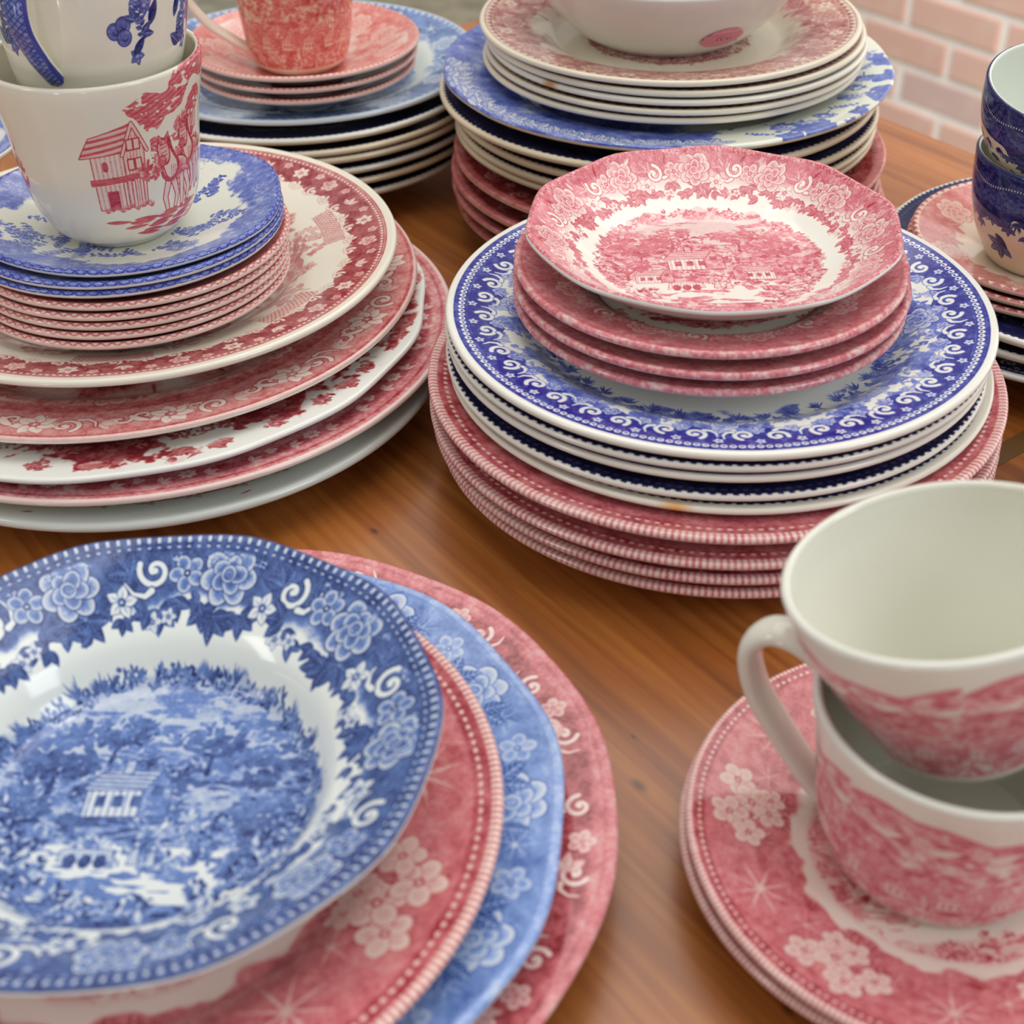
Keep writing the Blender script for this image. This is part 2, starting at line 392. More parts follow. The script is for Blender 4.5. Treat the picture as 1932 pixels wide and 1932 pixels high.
def d_sprig():
    c = plate_canvas(900); N = c.N; n = fbm((N, N), 7, 41, 4); n2 = fbm((N, N), 40, 42, 3)
    rr = c.R + .16 * (n - .5) * 2 + .05 * np.cos(3 * c.T + .6)
    g = sst(.72, .78, rr + .12 * (n2 - .5)); c.I = np.clip(g * (.55 + .25 * (n2 - .5) * 2), 0, 1)
    r = np.random.default_rng(8)
    for k in range(42):
        a = r.random() * 2 * PI; q = .32 + .42 * r.random()
        c.pol(m_spray, q, a, .085 + .05 * r.random(), r.random() * 6.3, seed=k, ink=.62 + .3 * r.random())
        if k % 3 == 0: c.pol(m_blossom, q + .03, a + .1, .05, 0, base=.2, dark=.9, line=.75)
        if k % 3 == 1: c.pol(m_berries, q - .03, a - .1, .045)
    for k in range(9):
        a = 2 * PI * k / 9; c.pol(m_scroll, .845, a, .075, 0, ink=.35, line=.7, w=.07); c.pol(m_tufts, .80, a + .3, .07, PI, seed=k, ink=.6)
    t = per(c, 84); row = ((c.R - .945) / .022); x = ((t + .5 * (np.floor(row) % 2)) % 1 - .5) * 2; y = row % 1
    arc = np.abs(np.hypot(x, y * 1.0) - .85) < .17
    band(c, .945, .988, np.where(arc, 1., .55), .003); band(c, .988, 1.1, .05, .002)
    return c
def d_lattice():
    c = plate_canvas(512); c.I[:] = .45; garland(c, .72, 8, 9, .12); scene_disc(c, .45, 9, .4)
    t = per(c, 95); y = (c.R - .945) / .037; x = (t - .5) * 2; yy = y * 2 - 1
    X = (np.abs(np.abs(x) - np.abs(yy)) < .3); c.I = np.where((c.R > .945) & (c.R < .982), np.where(X, .8, .08), c.I)
    band(c, .925, .945, .8, .003); band(c, .982, 1.1, .06, .002)
    return c
def d_cartouche():
    c = plate_canvas(1000); N = c.N; n = fbm((N, N), 10, 51, 4)
    c.I = np.where(c.R < .60, .0, .0) + 0 * n
    r = np.random.default_rng(5)
    for k in range(9):
        a = 2 * PI * k / 9 + .25
        c.pol(m_tree, .60, a, .13, 0, seed=k, dark=.7, lo=.15, n=60); c.pol(m_bush, .52, a + .2, .12, 0, seed=k + 5, dark=.75)
        c.pol(m_bush, .60, a + .33, .07, 0, seed=k + 31, dark=.6, lo=.1); c.pol(m_person, .57, a + .36, .05, 0); c.pol(m_blossom, .64, a + .38, .04, 0)
        for q in range(5): c.pol(m_leaf1, .47 + .03 * q, a + .1 + .1 * q, .07, .3, ink=.35)
    scene_disc(c, .42, 52, .3, 1, 2, .8)
    t = per(c, 7); net = (((c.T * 40 + c.R * 45) % 1) < .3) | (((c.T * 40 - c.R * 45) % 1) < .3)
    mm = (c.R > .70) & (c.R < .78) & (t > .15) & (t < .55); c.I = np.where(mm, np.where(net, .55, .12), c.I)
    lob = .775 + .03 * np.abs(np.sin(PI * per(c, 26))); c.I = np.where((c.R > lob) & (c.R < .91), .88, c.I)
    for k in range(52):
        a = 2 * PI * k / 52
        c.pol(m_scroll, .795, a, .038, 0, flip=1 if k % 2 else -1, ink=.02, line=.7, w=.14)
    for k in range(30):
        a = 2 * PI * k / 30 + .05
        c.pol([m_blossom, m_daisy, m_leaves][k % 3], .865, a, .04, r.random(), **({} if k % 3 < 2 else dict(ink=.03, line=.6, vein=.4)))
        c.pol(m_blossom, .885, a + .1, .022, 0)
    band(c, .908, .93, .75, .002)
    t = per(c, 260); x = (t - .5) / .3; y = (c.R - .919) / .005; c.I = np.where(x * x + y * y < 1, .05, c.I)
    band(c, .932, .938, .8, .0015); band(c, .94, 1.1, 0, .002)
    return c
def d_scrollrim():
    c = plate_canvas(1000); N = c.N; n = fbm((N, N), 12, 61, 4)
    c.I[:] = .72 + .1 * (n - .5)
    m = 1 - sst(.74, .76, c.R); c.I = c.I * (1 - m) + m * np.clip(.5 + 2.6 * (n - .5), 0, 1)
    for k in range(16):
        a = 2 * PI * k / 16
        c.pol(m_house if k % 2 else m_rose, .68, a, .08, 0); c.pol(m_tree, .66, a + .2, .1, 0, seed=k, dark=.95, lo=.3)
    m = sst(.795, .81, c.R); c.I = c.I * (1 - m) + m * .55
    n_ = 14
    for k in range(n_):
        a = 2 * PI * k / n_; da = 2 * PI / n_
        c.pol(m_scroll, .895, a + .28 * da, .078, 0, ink=.03, line=.95, w=.1, flip=1 if k % 2 else -1)
        c.pol(m_cscroll, .875, a + .72 * da, .078, .2, ink=.04, line=.95, w=.09)
        c.pol(m_leaves, .90, a + .55 * da, .05, 1.4, n=3, ink=.1, line=.7, vein=.4)
        c.pol(m_leaves, .86, a + .1 * da, .06, 2.5, n=3, ink=.15, line=.8, vein=.5); c.pol(m_daisy, .893, a, .075, .3, n=7, base=.0, dark=.55, line=.9)
    band(c, .972, .984, .75, .003); band(c, .984, 1.1, .25, .003)
    return c
def d_foliage():
    c = plate_canvas(900); N = c.N; n = fbm((N, N), 9, 71, 5); n2 = fbm((N, N), 45, 72, 3)
    v = (.75 + .5 * (n2 - .5) * 2) * sst(.62, .70, n + .45 * n2 - .05) + .28 * sst(.46, .60, n); m = 1 - sst(.945, .965, c.R + .04 * (n2 - .5) * 2)
    c.I = np.clip(v, 0, 1) * m
    r = np.random.default_rng(2)
    for k in range(40):
        a = 2 * PI * k / 40 + .1 * r.random()
        c.pol(m_bush, .90 + .03 * r.random(), a, .045, 0, seed=k, dark=1, lo=.5, n=34); c.pol(m_tree, .76, a + .06, .07, r.random(), seed=k, dark=.95, lo=.4, n=34)
        if k % 3 == 0: c.pol(m_leaf1, .90, a, .045, 0, ink=.4)
    return c
def d_starleaf():
    c = plate_canvas(900); N = c.N; c.I = .55 + .25 * (vnoise((N, N), 240, 81) - .5) + .1 * (fbm((N, N), 8, 82) - .5)
    band(c, .875, .925, .8, .01)
    r = np.random.default_rng(3)
    for k in range(44):
        a = 2 * PI * k / 44
        c.pol(m_leaves, .905, a, .035, 1.2 + r.random(), n=3, ink=.04, line=.7, vein=.5)
        if k % 3 == 0: c.pol(m_berries, .885, a + .06, .028, 0, ink=.12, line=.7)
        if k % 3 == 1: c.pol(m_daisy, .89, a + .07, .03, 0, n=7, base=.03)
        c.pol(m_leaves, .81, a + .05, .045, r.random() * 6, n=2, ink=.12, line=.6)
    band(c, .955, .966, .8, .003); band(c, .98, 1.1, .2, .003)
    return c
def d_whiterim():
    c = plate_canvas(640); N = c.N; n = fbm((N, N), 24, 91, 3)
    c.I = .85 * (n > .45) * (c.R < .83); band(c, .86, .872, .7, .002)
    for k in range(40): c.pol(m_cscroll, .865, 2 * PI * k / 40, .04, 0, ink=.05, line=.85, w=.05)
    for k in range(9): c.pol(m_leaf1, .93, 2 * PI * k / 9 + .3, .02, .2, ink=.5, w=.25)
    return c
def d_brown_scene():
    c = plate_canvas(900); N = c.N; n = fbm((N, N), 12, 101, 4); n2 = fbm((N, N), 44, 102, 3)
    g = sst(.62, .72, c.R + .12 * (n - .5) * 2); c.I = np.clip(g * (.55 + .8 * (n2 - .5) * 2 * .7), 0, 1)
    for k in range(12):
        a = 2 * PI * k / 12
        c.pol(m_rose, .82, a, .085, 0, dark=.75); c.pol(m_tree, .74, a + .25, .09, 0, seed=k, dark=.9, lo=.2)
        c.pol(m_leaves, .76, a - .15, .07, PI, ink=.8); c.pol(m_daisy, .86, a + .2, .045, 0)
    scene_disc(c, .42, 103, .35, 1, 2)
    band(c, .915, .955, .12, .003)
    t = per(c, 110); y = (c.R - .918) / .03; c.I = np.where((c.R > .918) & (c.R < .948) & (np.abs(t - .5) * 2 < 1 - y), .85, c.I)
    band(c, .951, .956, .8, .001); band(c, .956, 1.1, 0, .002)
    return c
def d_blue_leaf():
    c = plate_canvas(900); N = c.N; n = fbm((N, N), 8, 111, 4); n2 = fbm((N, N), 30, 112, 4)
    az = c.T
    left = sst(.0, .22, np.cos(az - math.radians(190)) + .15 * (n - .5))          # the printed ground fills the left and front
    v1 = np.clip(.62 + .5 * (n2 - .5) * 2, 0, 1)
    v2 = np.clip(.8 * ((n + .5 * n2) > .80), 0, 1)
    c.I = v1 * left + (1 - left) * v2 * .8
    r = np.random.default_rng(4)
    for k in range(26):
        a = math.radians(178 + 100 * k / 26 + 2 * r.random())
        c.pol(m_leaves, .90 + .02 * r.random(), a, .10, 2.6 + .8 * r.random(), n=4, ink=.0, line=.95, vein=.7)
        c.pol(m_scroll, .93, a + .03, .035, 0, ink=.05, line=.7)
    for k in range(16):
        a = math.radians(-70 + 130 * k / 16)
        c.pol([m_spray, m_house, m_bush, m_tree][k % 4], .84 + .06 * r.random(), a, .06, r.random() * .5 - PI / 2, **(dict(seed=k)) if k % 4 != 1 else {})
    return c
def d_red_spray():
    c = plate_canvas(640); N = c.N; n = fbm((N, N), 14, 121, 3); c.I = .92 + .2 * (n - .5)
    r = np.random.default_rng(6)
    for k in range(22):
        a = 2 * PI * k / 22
        c.pol(m_scroll, .84 + .05 * r.random(), a, .06, r.random() * 6, ink=.12, line=.9, w=.05)
        c.pol(m_leaves, .74, a + .1, .055, r.random() * 6, n=3, ink=.25, line=.95)
        c.pol(m_daisy, .86, a + .15, .03, 0, base=.25)
    band(c, .945, .955, .75, .003); band(c, .955, 1.1, .55, .003)
    return c
def d_coral():
    c = plate_canvas(640); N = c.N; n = fbm((N, N), 13, 131, 4); c.I = np.clip(.42 + 1.8 * (n - .5), .02, .8)
    r = np.random.default_rng(7)
    for k in range(12):
        a = 2 * PI * k / 12
        c.pol(m_rose, .72, a, .13, 0, base=.05, dark=.5, line=.6); c.pol(m_leaves, .6, a + .25, .1, PI, ink=.65, line=.8)
        c.pol(m_blossom, .56, a + .2, .08, 0)
    band(c, .88, .97, .5, .01); t = per(c, 120); band(c, .94, .975, np.where(t < .5, .25, .7), .003); band(c, .975, 1.1, .15, .003)
    return c
def d_blue_bowl():
    c = plate_canvas(1200); N = c.N; n = fbm((N, N), 16, 141, 4); n2 = fbm((N, N), 50, 142, 2)
    scene_disc(c, .57, 143, .40, 1.2, 1, 2.0, 1.0)
    g = sst(.73, .78, c.R + .05 * (n - .5) * 2); c.I = np.maximum(c.I * (c.R < .63), g * (.74 + .3 * (n - .5)))
    garland(c, .83, 9, 144, .135, .06, .95, 1., dark=.7)
    r = np.random.default_rng(5)
    for k in range(60):
        a = r.random() * 2 * PI; c.pol(m_bush, .89 + .02 * r.random(), a, .028, 0, seed=k, dark=.5, lo=.05, n=8)
    m = sst(.915, .93, c.R); c.I = c.I * (1 - m) + m * .82
    t = per(c, 160); x = (t - .5) / .2; y = (c.R - .94) / .004; c.I = np.where(x * x + y * y < 1, .15, c.I)
    t = per(c, 160); band(c, .957, .98, np.where(np.abs(t - .5) < .17, .12, .8), .003); band(c, .985, 1.1, .85, .003)
    return c
def d_pale_blue():
    c = plate_canvas(900); N = c.N; n = fbm((N, N), 20, 151, 4); c.I = np.clip(.55 + .7 * (n - .5), 0, 1)
    r = np.random.default_rng(9)
    for k in range(13):
        a = 2 * PI * k / 13
        for q in (-.2, 0, .2): c.pol(m_leaves, .72 + .08 * r.random(), a + q, .085, r.random() * 6, ink=.82, line=1)
        c.pol(m_rose, .86, a, .10, r.random(), base=.0, dark=.6, line=.95); c.pol(m_blossom, .89, a + .2, .055, 0, base=.03); c.pol(m_leaves, .84, a + .13, .09, 1., n=4, ink=.9, line=1, vein=.3); c.pol(m_leaves, .86, a - .13, .08, -1., n=3, ink=.9, line=1, vein=.3); c.pol(m_daisy, .74, a + .26, .055, 0)
        c.pol(m_star, .88, a + .33, .05, 0, ink=.1)
    m = sst(.955, .97, c.R); c.I = c.I * (1 - m) + .42 * m; band(c, .962, .968, .65, .003)
    return c
def d_curl():
    c = plate_canvas(900); N = c.N; n = fbm((N, N), 12, 161, 3); c.I = .86 + .15 * (n - .5)
    r = np.random.default_rng(10)
    for k in range(26):
        a = 2 * PI * k / 26
        c.pol(m_scroll, .885 + .01 * (k % 2), a, .055, r.random(), ink=.0, line=.95, w=.11, flip=1 if k % 2 else -1)
        if k % 2: c.pol(m_blossom, .905, a + .12, .038, 0, base=0); c.pol(m_leaves, .875, a + .05, .05, r.random() * 4, ink=.06, line=.7, vein=.4)
        if k % 4 == 0: c.pol(m_blossom, .82, a + .1, .045, 1, base=0)
    m = sst(.92, .95, c.R + .03 * (n - .5)); c.I = np.where(c.I > .5, c.I * (1 - m) + .62 * m, c.I); band(c, .955, .965, .72, .003); band(c, .985, 1.1, .45, .003)
    return c
def d_blue_far():
    c = plate_canvas(640); N = c.N; n = fbm((N, N), 10, 171, 4)
    c.I = np.clip(.62 + .3 * (n - .5), 0, 1) * sst(.74, .79, c.R + .05 * (n - .5))
    for k in range(9):
        a = 2 * PI * k / 9 + .3
        c.pol(m_rose, .84, a, .09, 0, base=0, dark=.4, line=.7); c.pol(m_blossom, .76, a + .25, .07, 0, base=0); c.pol(m_bush, .78, a + .42, .09, 0, seed=k, dark=1)
        c.pol(m_star, .86, a + .3, .08, 0, ink=0)
    scene_disc(c, .61, 172, .95, .3, 0, 1.2, 1.)
    c.I = np.where(c.R < .6, np.maximum(c.I, .8), c.I)
    t = per(c, 110); band(c, .945, .97, np.where(t < .5, .2, .6), .003); band(c, .97, 1.1, .15, .003)
    return c
def d_rose_saucer():
    c = plate_canvas(640); N = c.N; n = fbm((N, N), 18, 181, 4)
    g = sst(.60, .72, c.R + .15 * (n - .5)); c.I = g * np.clip(.55 + .5 * (n - .5), 0, 1)
    for k in range(7):
        a = 2 * PI * k / 7 + 2.4
        for q in (-.3, .3): c.pol(m_leaves, .68, a + q, .13, PI, ink=.6, line=.8)
        c.pol(m_rose, .76, a, .14, 0, base=.03, dark=.5, line=.65)
    t = per(c, 75); y = (c.R - .93) / .045; c.I = np.where((c.R > .93) & (c.R < .975), np.where(np.abs(t - .5) * 2 < 1 - y, .08, .85), c.I)
    band(c, .975, 1.1, .2, .003)
    return c

# --- cup prints: x = arc position (degrees), y = height fraction*100
def cup_canvas(): 
    c = Canvas(1800, 500, 0, 0, 5.0); c.N = None; return c      # 360 x 100 units
def cu_sx(fn): # cup motifs are squeezed: 1 degree of arc vs 1 percent of height
    def g(P, asp=1.0, **kw):
        P.U = P.U * asp; fn(P, **kw)
    return g
def d_cup_coach():
    c = cup_canvas(); H, Wd = c.I.shape; n = fbm((H, Wd), 60, 201, 3, .6)
    X, Y = c.X, c.Y; x0 = 96.
    A = .9                                                     # degrees per height unit
    u = (X - x0)
    cl = ((fbm((H, Wd), 30, 202, 4, .5) + .0) > .5)
    band_y = 72 + .22 * (u) + 5 * np.sin(u / 9)
    wob = 10 * (fbm((H, Wd), 24, 205, 3, .5) - .5) * 2
    hw_ = np.minimum(9, (u - 16) * .5) + 2 * np.sin(u / 4)
    hat = .48 + .22 * (np.sin((Y - .35 * X) * 2.4 + 3 * n) > .2)
    sky = (np.abs(Y - band_y - 2 + wob * .5) < hw_) & (u > 16) & (u < 110); c.I = np.where(sky & (n > .3), hat, c.I)
    sky2 = (np.abs(Y - band_y + 18 + wob * .5) < 4 + 3 * np.sin(u / 5)) & (u > 34) & (u < 80); c.I = np.where(sky2 & (n > .4), hat, c.I)
    def big_house(P):
        P.poly([(-.75, -.95), (.1, -.95), (.1, .25), (-.75, .25)], .10, .8, .018, (0, 9, .3))
        P.poly([(.0, -.95), (.45, -.95), (.5, .3), (.27, .8), (.0, .3)], .12, .85, .02, (0, 13, .35))
        P.poly([(-1, .2), (.02, .28), (.27, .85), (-.7, .62)], .2, .8, .02, (PI / 2 + .15, 8, .65))
        P.stroke([(-.02, .2), (.27, .85), (.58, .22)], .03, .15, .03, .9, .02)
        for x, y in ((.12, .3), (.28, .3), (.1, -.12), (.28, -.12)): P.poly([(x, y), (x + .12, y), (x + .12, y + .2), (x, y + .2)], .15, .9, .03)
        P.poly([(-.85, -.28), (.55, -.22), (.55, -.32), (-.85, -.4)], .6, .9, .01)
        P.poly([(-.5, -.95), (-.25, -.95), (-.25, -.55), (-.5, -.55)], .85, .9, .01); P.ell(-.45, 0, .07, .11, 0, .8)
        for x in (-.05, .15, .35): P.stroke([(x, -.95), (x, -.4)], .03, .1, .03, .8, .02)
    c.put(big_house, x0 + 17, 54, 25)
    for k in range(7): c.put(m_bush, x0 + 33 + k * 7, 48 + (k * 7) % 5, 9, 0, seed=k, dark=.75, lo=.25)
    c.put(m_tree, x0 + 62, 60, 14, 0, seed=3, dark=.7, lo=.3)
    c.put(m_person, x0 + 66, 66, 8); c.put(m_person, x0 + 73, 68, 8)
    c.put(m_horse, x0 + 64, 47, 21); c.put(m_horse, x0 + 47, 42, 22)
    for k in range(26):
        y = 22 - (k % 6) * 2.0 + .5 * math.sin(k * 3.1); x = x0 + 8 + (k * 13.7) % 62 + (k % 6) * 3
        c.put(m_leaf1, x, y, 9, -.05 + .05 * math.sin(k), ink=.55, w=.13)
    for k in range(10): c.put(m_tufts, x0 + 2 + k * 3.2, 29 + (k % 3), 3.5, 0, seed=k, ink=.6)
    # the back of the cup carries a second vignette
    for k in range(5): c.put(m_tree, 2 + k * 7, 40 + (k * 5) % 20, 14, 0, seed=k + 20, dark=.75, lo=.3)
    for k in range(8): c.put(m_tree, 250 + k * 9, 40 + (k * 5) % 20, 14, 0, seed=k + 40, dark=.75, lo=.3)
    return c
def d_cup_sprig():
    c = cup_canvas()
    def sprig(x, y, s, fl=1):
        c.put(m_leaves, x - fl * 2 * s, y + 8 * s, 9 * s, .2, n=4, ink=.55, line=.95, vein=None)
        c.put(m_leaves, x + fl * 8 * s, y + 6 * s, 8 * s, -.4, n=3, ink=.55, line=.95, vein=None)
        c.put(m_daisy, x, y, 6 * s, 0, n=7, base=.55, dark=.2, line=.95); c.put(m_daisy, x + fl * 6 * s, y - 4 * s, 6 * s, .3, n=7, base=.55, dark=.2, line=.95)
        c.put(m_spray, x + fl * 3 * s, y - 13 * s, 10 * s, 1.5, seed=1, ink=.85, line=1); c.put(m_berries, x - fl * 11 * s, y - 18 * s, 13 * s); c.put(m_leaves, x - fl * 4 * s, y - 9 * s, 8 * s, .9, n=2, ink=.85, line=1); c.put(m_leaf1, x + fl * 13 * s, y - 8 * s, 8 * s, 1.2, ink=.9, w=.4)
        c.put(m_leaves, x + fl * 8 * s, y - 18 * s, 8 * s, -1.2, n=2, ink=.85, line=1); c.put(m_daisy, x, y - 32 * s, 6 * s, 0, n=5, base=.55, dark=.2, line=1)
        c.put(m_leaf1, x + fl * 2 * s, y - 26 * s, 7 * s, .9, ink=.9, w=.4)
    for x, fl in ((129, 1), (172, -1), (22, 1), (48, -1), (232, 1), (262, -1), (322, 1)): sprig(x, 72, .86, fl)
    for x in (156, 182, 32, 245, 272, 335): c.put(m_tufts, x + 8, 72, 14, .3, seed=int(x), ink=.95, n=5); c.put(m_leaves, x + 8, 50, 11, .2, n=3, ink=.95, line=1)
    for k in range(40): c.put(m_tufts, k * 9 + 3, 92, 7, PI, seed=k, ink=.75); c.put(m_daisy, k * 9, 95, 4, 0, n=7, base=.5, dark=.2, line=.95)
    return c
def d_cup_band(lo=0, hi=70, base=.5, seed=211, wavy=True):
    c = cup_canvas(); H, Wd = c.I.shape; n = fbm((H, Wd), 40, seed, 4, .5); n2 = fbm((H, Wd), 100, seed + 1, 3, .4)
    top = hi + (4 * np.sin(c.X / 14) + 3 * np.abs(np.sin(c.X / 9)) if wavy else 0)
    v = np.clip(base + .9 * (n - .5) + 1.0 * (n2 - .5), 0.0, .9); c.I = np.where((c.Y < top) & (c.Y > lo + 3), v, 0)
    c.I = np.where(np.abs(c.Y - top + 1.5) < 1.5, base + .15, c.I)
    for k in range(16):
        x = k * 22.5 + 6
        c.put(m_house, x, lo + 26, 9, 0); c.put(m_tree, x + 11, lo + 30, 13, 0, seed=k, dark=.85, lo=.25); c.put(m_person, x + 4, lo + 14, 4)
        c.put(m_blossom, x + 3, hi - 10, 5, k, base=.05, dark=.4, line=.6); c.put(m_leaf1, x + 12, hi - 12, 7, .3, ink=.04, w=.4)
        c.put(m_bush, x + 8, lo + 8, 8, 0, seed=k + 9, dark=.7)
    return c
def d_cup_blue():
    c = cup_canvas(); H, Wd = c.I.shape; n = fbm((H, Wd), 70, 221, 3, .35)
    low = 56 + 16 * (fbm((H, Wd), 16, 222, 2, .3) - .5) * 2
    c.I = np.where(c.Y > low, .95 - .12 * (n > .5), 0)
    for k in range(26):
        x = k * 14 + 3
        c.put(m_scroll, x, 68, 9, 0, ink=.62, line=1, w=.2, flip=1 if k % 2 else -1); c.put(m_tufts, x + 6, 54, 9, PI, seed=k, ink=1, n=6)
        c.put(m_leaves, x, 50 - (k % 3) * 4, 7, PI, n=3, ink=.9, line=1)
        if k % 3 == 0: c.put(m_leaves, x + 4, 24, 13, 2.6, n=4, ink=.95, line=1); c.put(m_leaf1, x + 8, 34, 8, -.8, ink=.95)
        c.put(m_daisy, x + 7, 76, 5, 0, n=6, base=.7, dark=.9, line=1)
    dots = ((c.X % 2.2) / 2.2 - .5) ** 2 / .06 + ((c.Y - 81 - 2 * np.sin(c.X / 8)) / .9) ** 2 < 1
    c.I = np.where(dots, .05, c.I); sc = ((c.X % 6) / 6 - .5) ** 2 / .16 + (((c.Y - 84) % 6) / 6 - .4) ** 2 / .12
    c.I = np.where((c.Y > 86) & (c.Y < 97) & (sc > 1), 1, c.I)
    c.I = np.where((c.Y > 97.5) & ((c.X % 2.5) < 1.2), .1, c.I)
    return c
def d_strap():
    c = Canvas(128, 768, -1, -6, 64.); X, Y = c.X, c.Y
    a = np.abs(((X * 1.6 + Y * 2.2) % 1) - .5) < .13; b = np.abs(((-X * 1.6 + Y * 2.2) % 1) - .5) < .13
    n = vnoise(c.I.shape, 9, 9, 6)
    c.I = np.where(a | b, .95, .45 + .3 * (n - .5)); c.I = np.where(np.abs(X) > .80, .95, c.I)
    return c
def d_sticker():
    c = Canvas(256, 160, -1.6, -1, 80.)
    def t(P):
        P.stroke([(-.45, .2), (-.15, .3)], .03, 1); P.stroke([(-.3, .28), (-.42, -.15)], .03, 1)
        P.stroke(spiral(.16, .2, .7, .6, .05, .02, 10), .03, 1); P.stroke(spiral(.12, .16, .75, .6, .45, -.02, 10), .03, 1); P.stroke([(.6, -.1), (.7, .15)], .025, 1)
    c.put(t, 0, 0, .8); return c

# ------------------------------------------------------------------ materials
IMG = {}
def image_of(name, fn):
    if name not in IMG:
        c = fn()
        if c.w >= 500:
            m = sst(.12, .4, c.I); hf = vnoise((c.h, c.w), c.w / 3.2, 991); mf = fbm((c.h, c.w), c.w / 14, 995, 2)
            c.I = c.I + m * (.20 * (hf - .5) + .34 * (mf - .5)) * 1.1
        a = np.clip(c.I, 0, 1).astype(np.float32)
        im = bpy.data.images.new(name, c.w, c.h, float_buffer=False, is_data=True)
        px = np.empty((c.h, c.w, 4), np.float32); px[..., :3] = a[..., None]; px[..., 3] = 1
        im.colorspace_settings.name = 'Non-Color'; im.pixels.foreach_set(px.ravel()); im.update(); im.pack()
        IMG[name] = im
    return IMG[name]
CREAM = (226, 222, 208); WHITE = (228, 229, 222); GREENISH = (212, 218, 212)
MATS = {}
def glaze_nodes(m, rough):
    nt = m.node_tree; b = nt.nodes['Principled BSDF']
    b.inputs['Roughness'].default_value = rough; b.inputs['IOR'].default_value = 1.5
    tcn = nt.nodes.new('ShaderNodeTexCoord'); nz = nt.nodes.new('ShaderNodeTexNoise'); nz.inputs['Scale'].default_value = 55; nz.inputs['Detail'].default_value = 2
    bp = nt.nodes.new('ShaderNodeBump'); bp.inputs['Strength'].default_value = .05; bp.inputs['Distance'].default_value = .0006
    nt.links.new(tcn.outputs['Object'], nz.inputs['Vector']); nt.links.new(nz.outputs['Fac'], bp.inputs['Height']); nt.links.new(bp.outputs[0], b.inputs['Normal'])
    return nt, b
def glaze(col=CREAM, rough=.09):
    k = ('g', col, rough)
    if k not in MATS:
        m = bpy.data.materials.new('glazed_china'); m.use_nodes = True; nt, b = glaze_nodes(m, rough)
        b.inputs['Base Color'].default_value = lin(col); MATS[k] = m
    return MATS[k]
def stained(col, pt, size, tint):
    """glazed china with one worn brown-orange spot at pt (mm, in the dish's own frame)"""
    m = glaze(col).copy(); nt = m.node_tree; b = nt.nodes['Principled BSDF']; N = nt.nodes.new
    tcn = N('ShaderNodeTexCoord'); vm = N('ShaderNodeVectorMath'); vm.operation = 'DISTANCE'; vm.inputs[1].default_value = tuple(v * MM for v in pt)
    nt.links.new(tcn.outputs['Object'], vm.inputs[0]); mr = N('ShaderNodeMapRange'); mr.inputs[1].default_value = size * .3 * MM; mr.inputs[2].default_value = size * MM; mr.inputs[3].default_value = .9; mr.inputs[4].default_value = 0
    nt.links.new(vm.outputs['Value'], mr.inputs[0]); mx = N('ShaderNodeMix'); mx.data_type = 'RGBA'; nt.links.new(mr.outputs[0], mx.inputs[0])
    mx.inputs[6].default_value = lin(col); mx.inputs[7].default_value = lin(tint); nt.links.new(mx.outputs[2], b.inputs['Base Color'])
    return m
def printed(name, fn, light, dark, base=CREAM, rough=.10, mid=.5):
    k = (name, light, dark, base)
    if k not in MATS:
        m = bpy.data.materials.new('printed_' + name); m.use_nodes = True; nt, b = glaze_nodes(m, rough)
        t = nt.nodes.new('ShaderNodeTexImage'); t.image = image_of(name, fn); t.extension = 'EXTEND'; t.interpolation = 'Cubic'
        r = nt.nodes.new('ShaderNodeValToRGB'); e = r.color_ramp.elements
        e[0].position = 0; e[0].color = lin(base); e[1].position = 1; e[1].color = lin(dark)
        x = e.new(mid); x.color = lin(light)
        nt.links.new(t.outputs[0], r.inputs[0]); nt.links.new(r.outputs[0], b.inputs['Base Color'])
        MATS[k] = m
    return MATS[k]

PINK = ((208, 122, 130), (168, 40, 58)); RED = ((196, 110, 115), (140, 38, 48)); BROWNRED = ((184, 124, 118), (128, 48, 50)); CORAL = ((222, 130, 122), (190, 66, 64))
NAVY = ((110, 124, 196), (40, 36, 132)); BLUE = ((104, 134, 196), (26, 44, 112)); SOFTBLUE = ((116, 132, 196), (54, 66, 150)); PALE = ((128, 158, 214), (52, 92, 164)); INK = ((70, 76, 120), (24, 26, 66)); CUPB = ((70, 74, 130), (28, 30, 84))

# ------------------------------------------------------------------ lathe-built china
def curve(pts, n):
    """Catmull-Rom through pts"""
    P = [pts[0]] + list(pts) + [pts[-1]]; out = []
    for i in range(1, len(P) - 2):
        for k in range(n):
            t = k / n; a, b, c, d = (np.array(P[i + j - 1], float) for j in range(4))
            out.append(.5 * (2 * b + (c - a) * t + (2 * a - 5 * b + 4 * c - d) * t * t + (3 * b - a - 3 * c + d) * t ** 3))
    out.append(np.array(pts[-1], float)); return out
def lathe(prof, seg, lobe=None, rmax=1):
    """prof: (k,2) radius,z -> verts (k*seg), faces"""
    prof = np.array(prof); th = np.arange(seg) * 2 * PI / seg; K = len(prof)
    rad = np.repeat(prof[:, 0:1], seg, 1); z = np.repeat(prof[:, 1:2], seg, 1)
    if lobe is not None:
        wgt = np.clip((rad / rmax - .55) / .45, 0, 1) ** 2; f = lobe(th)[None]
        rad = rad * (1 + wgt * f); z = z + wgt * f * rmax * .35
    V = np.stack([rad * np.cos(th), rad * np.sin(th), z], -1).reshape(-1, 3)
    i = np.arange(K - 1)[:, None]; j = np.arange(seg)[None]; j2 = (j + 1) % seg
    Fc = np.stack([i * seg + j, (i + 1) * seg + j, (i + 1) * seg + j2, i * seg + j2], -1).reshape(-1, 4)[:, ::-1]
    return V, Fc
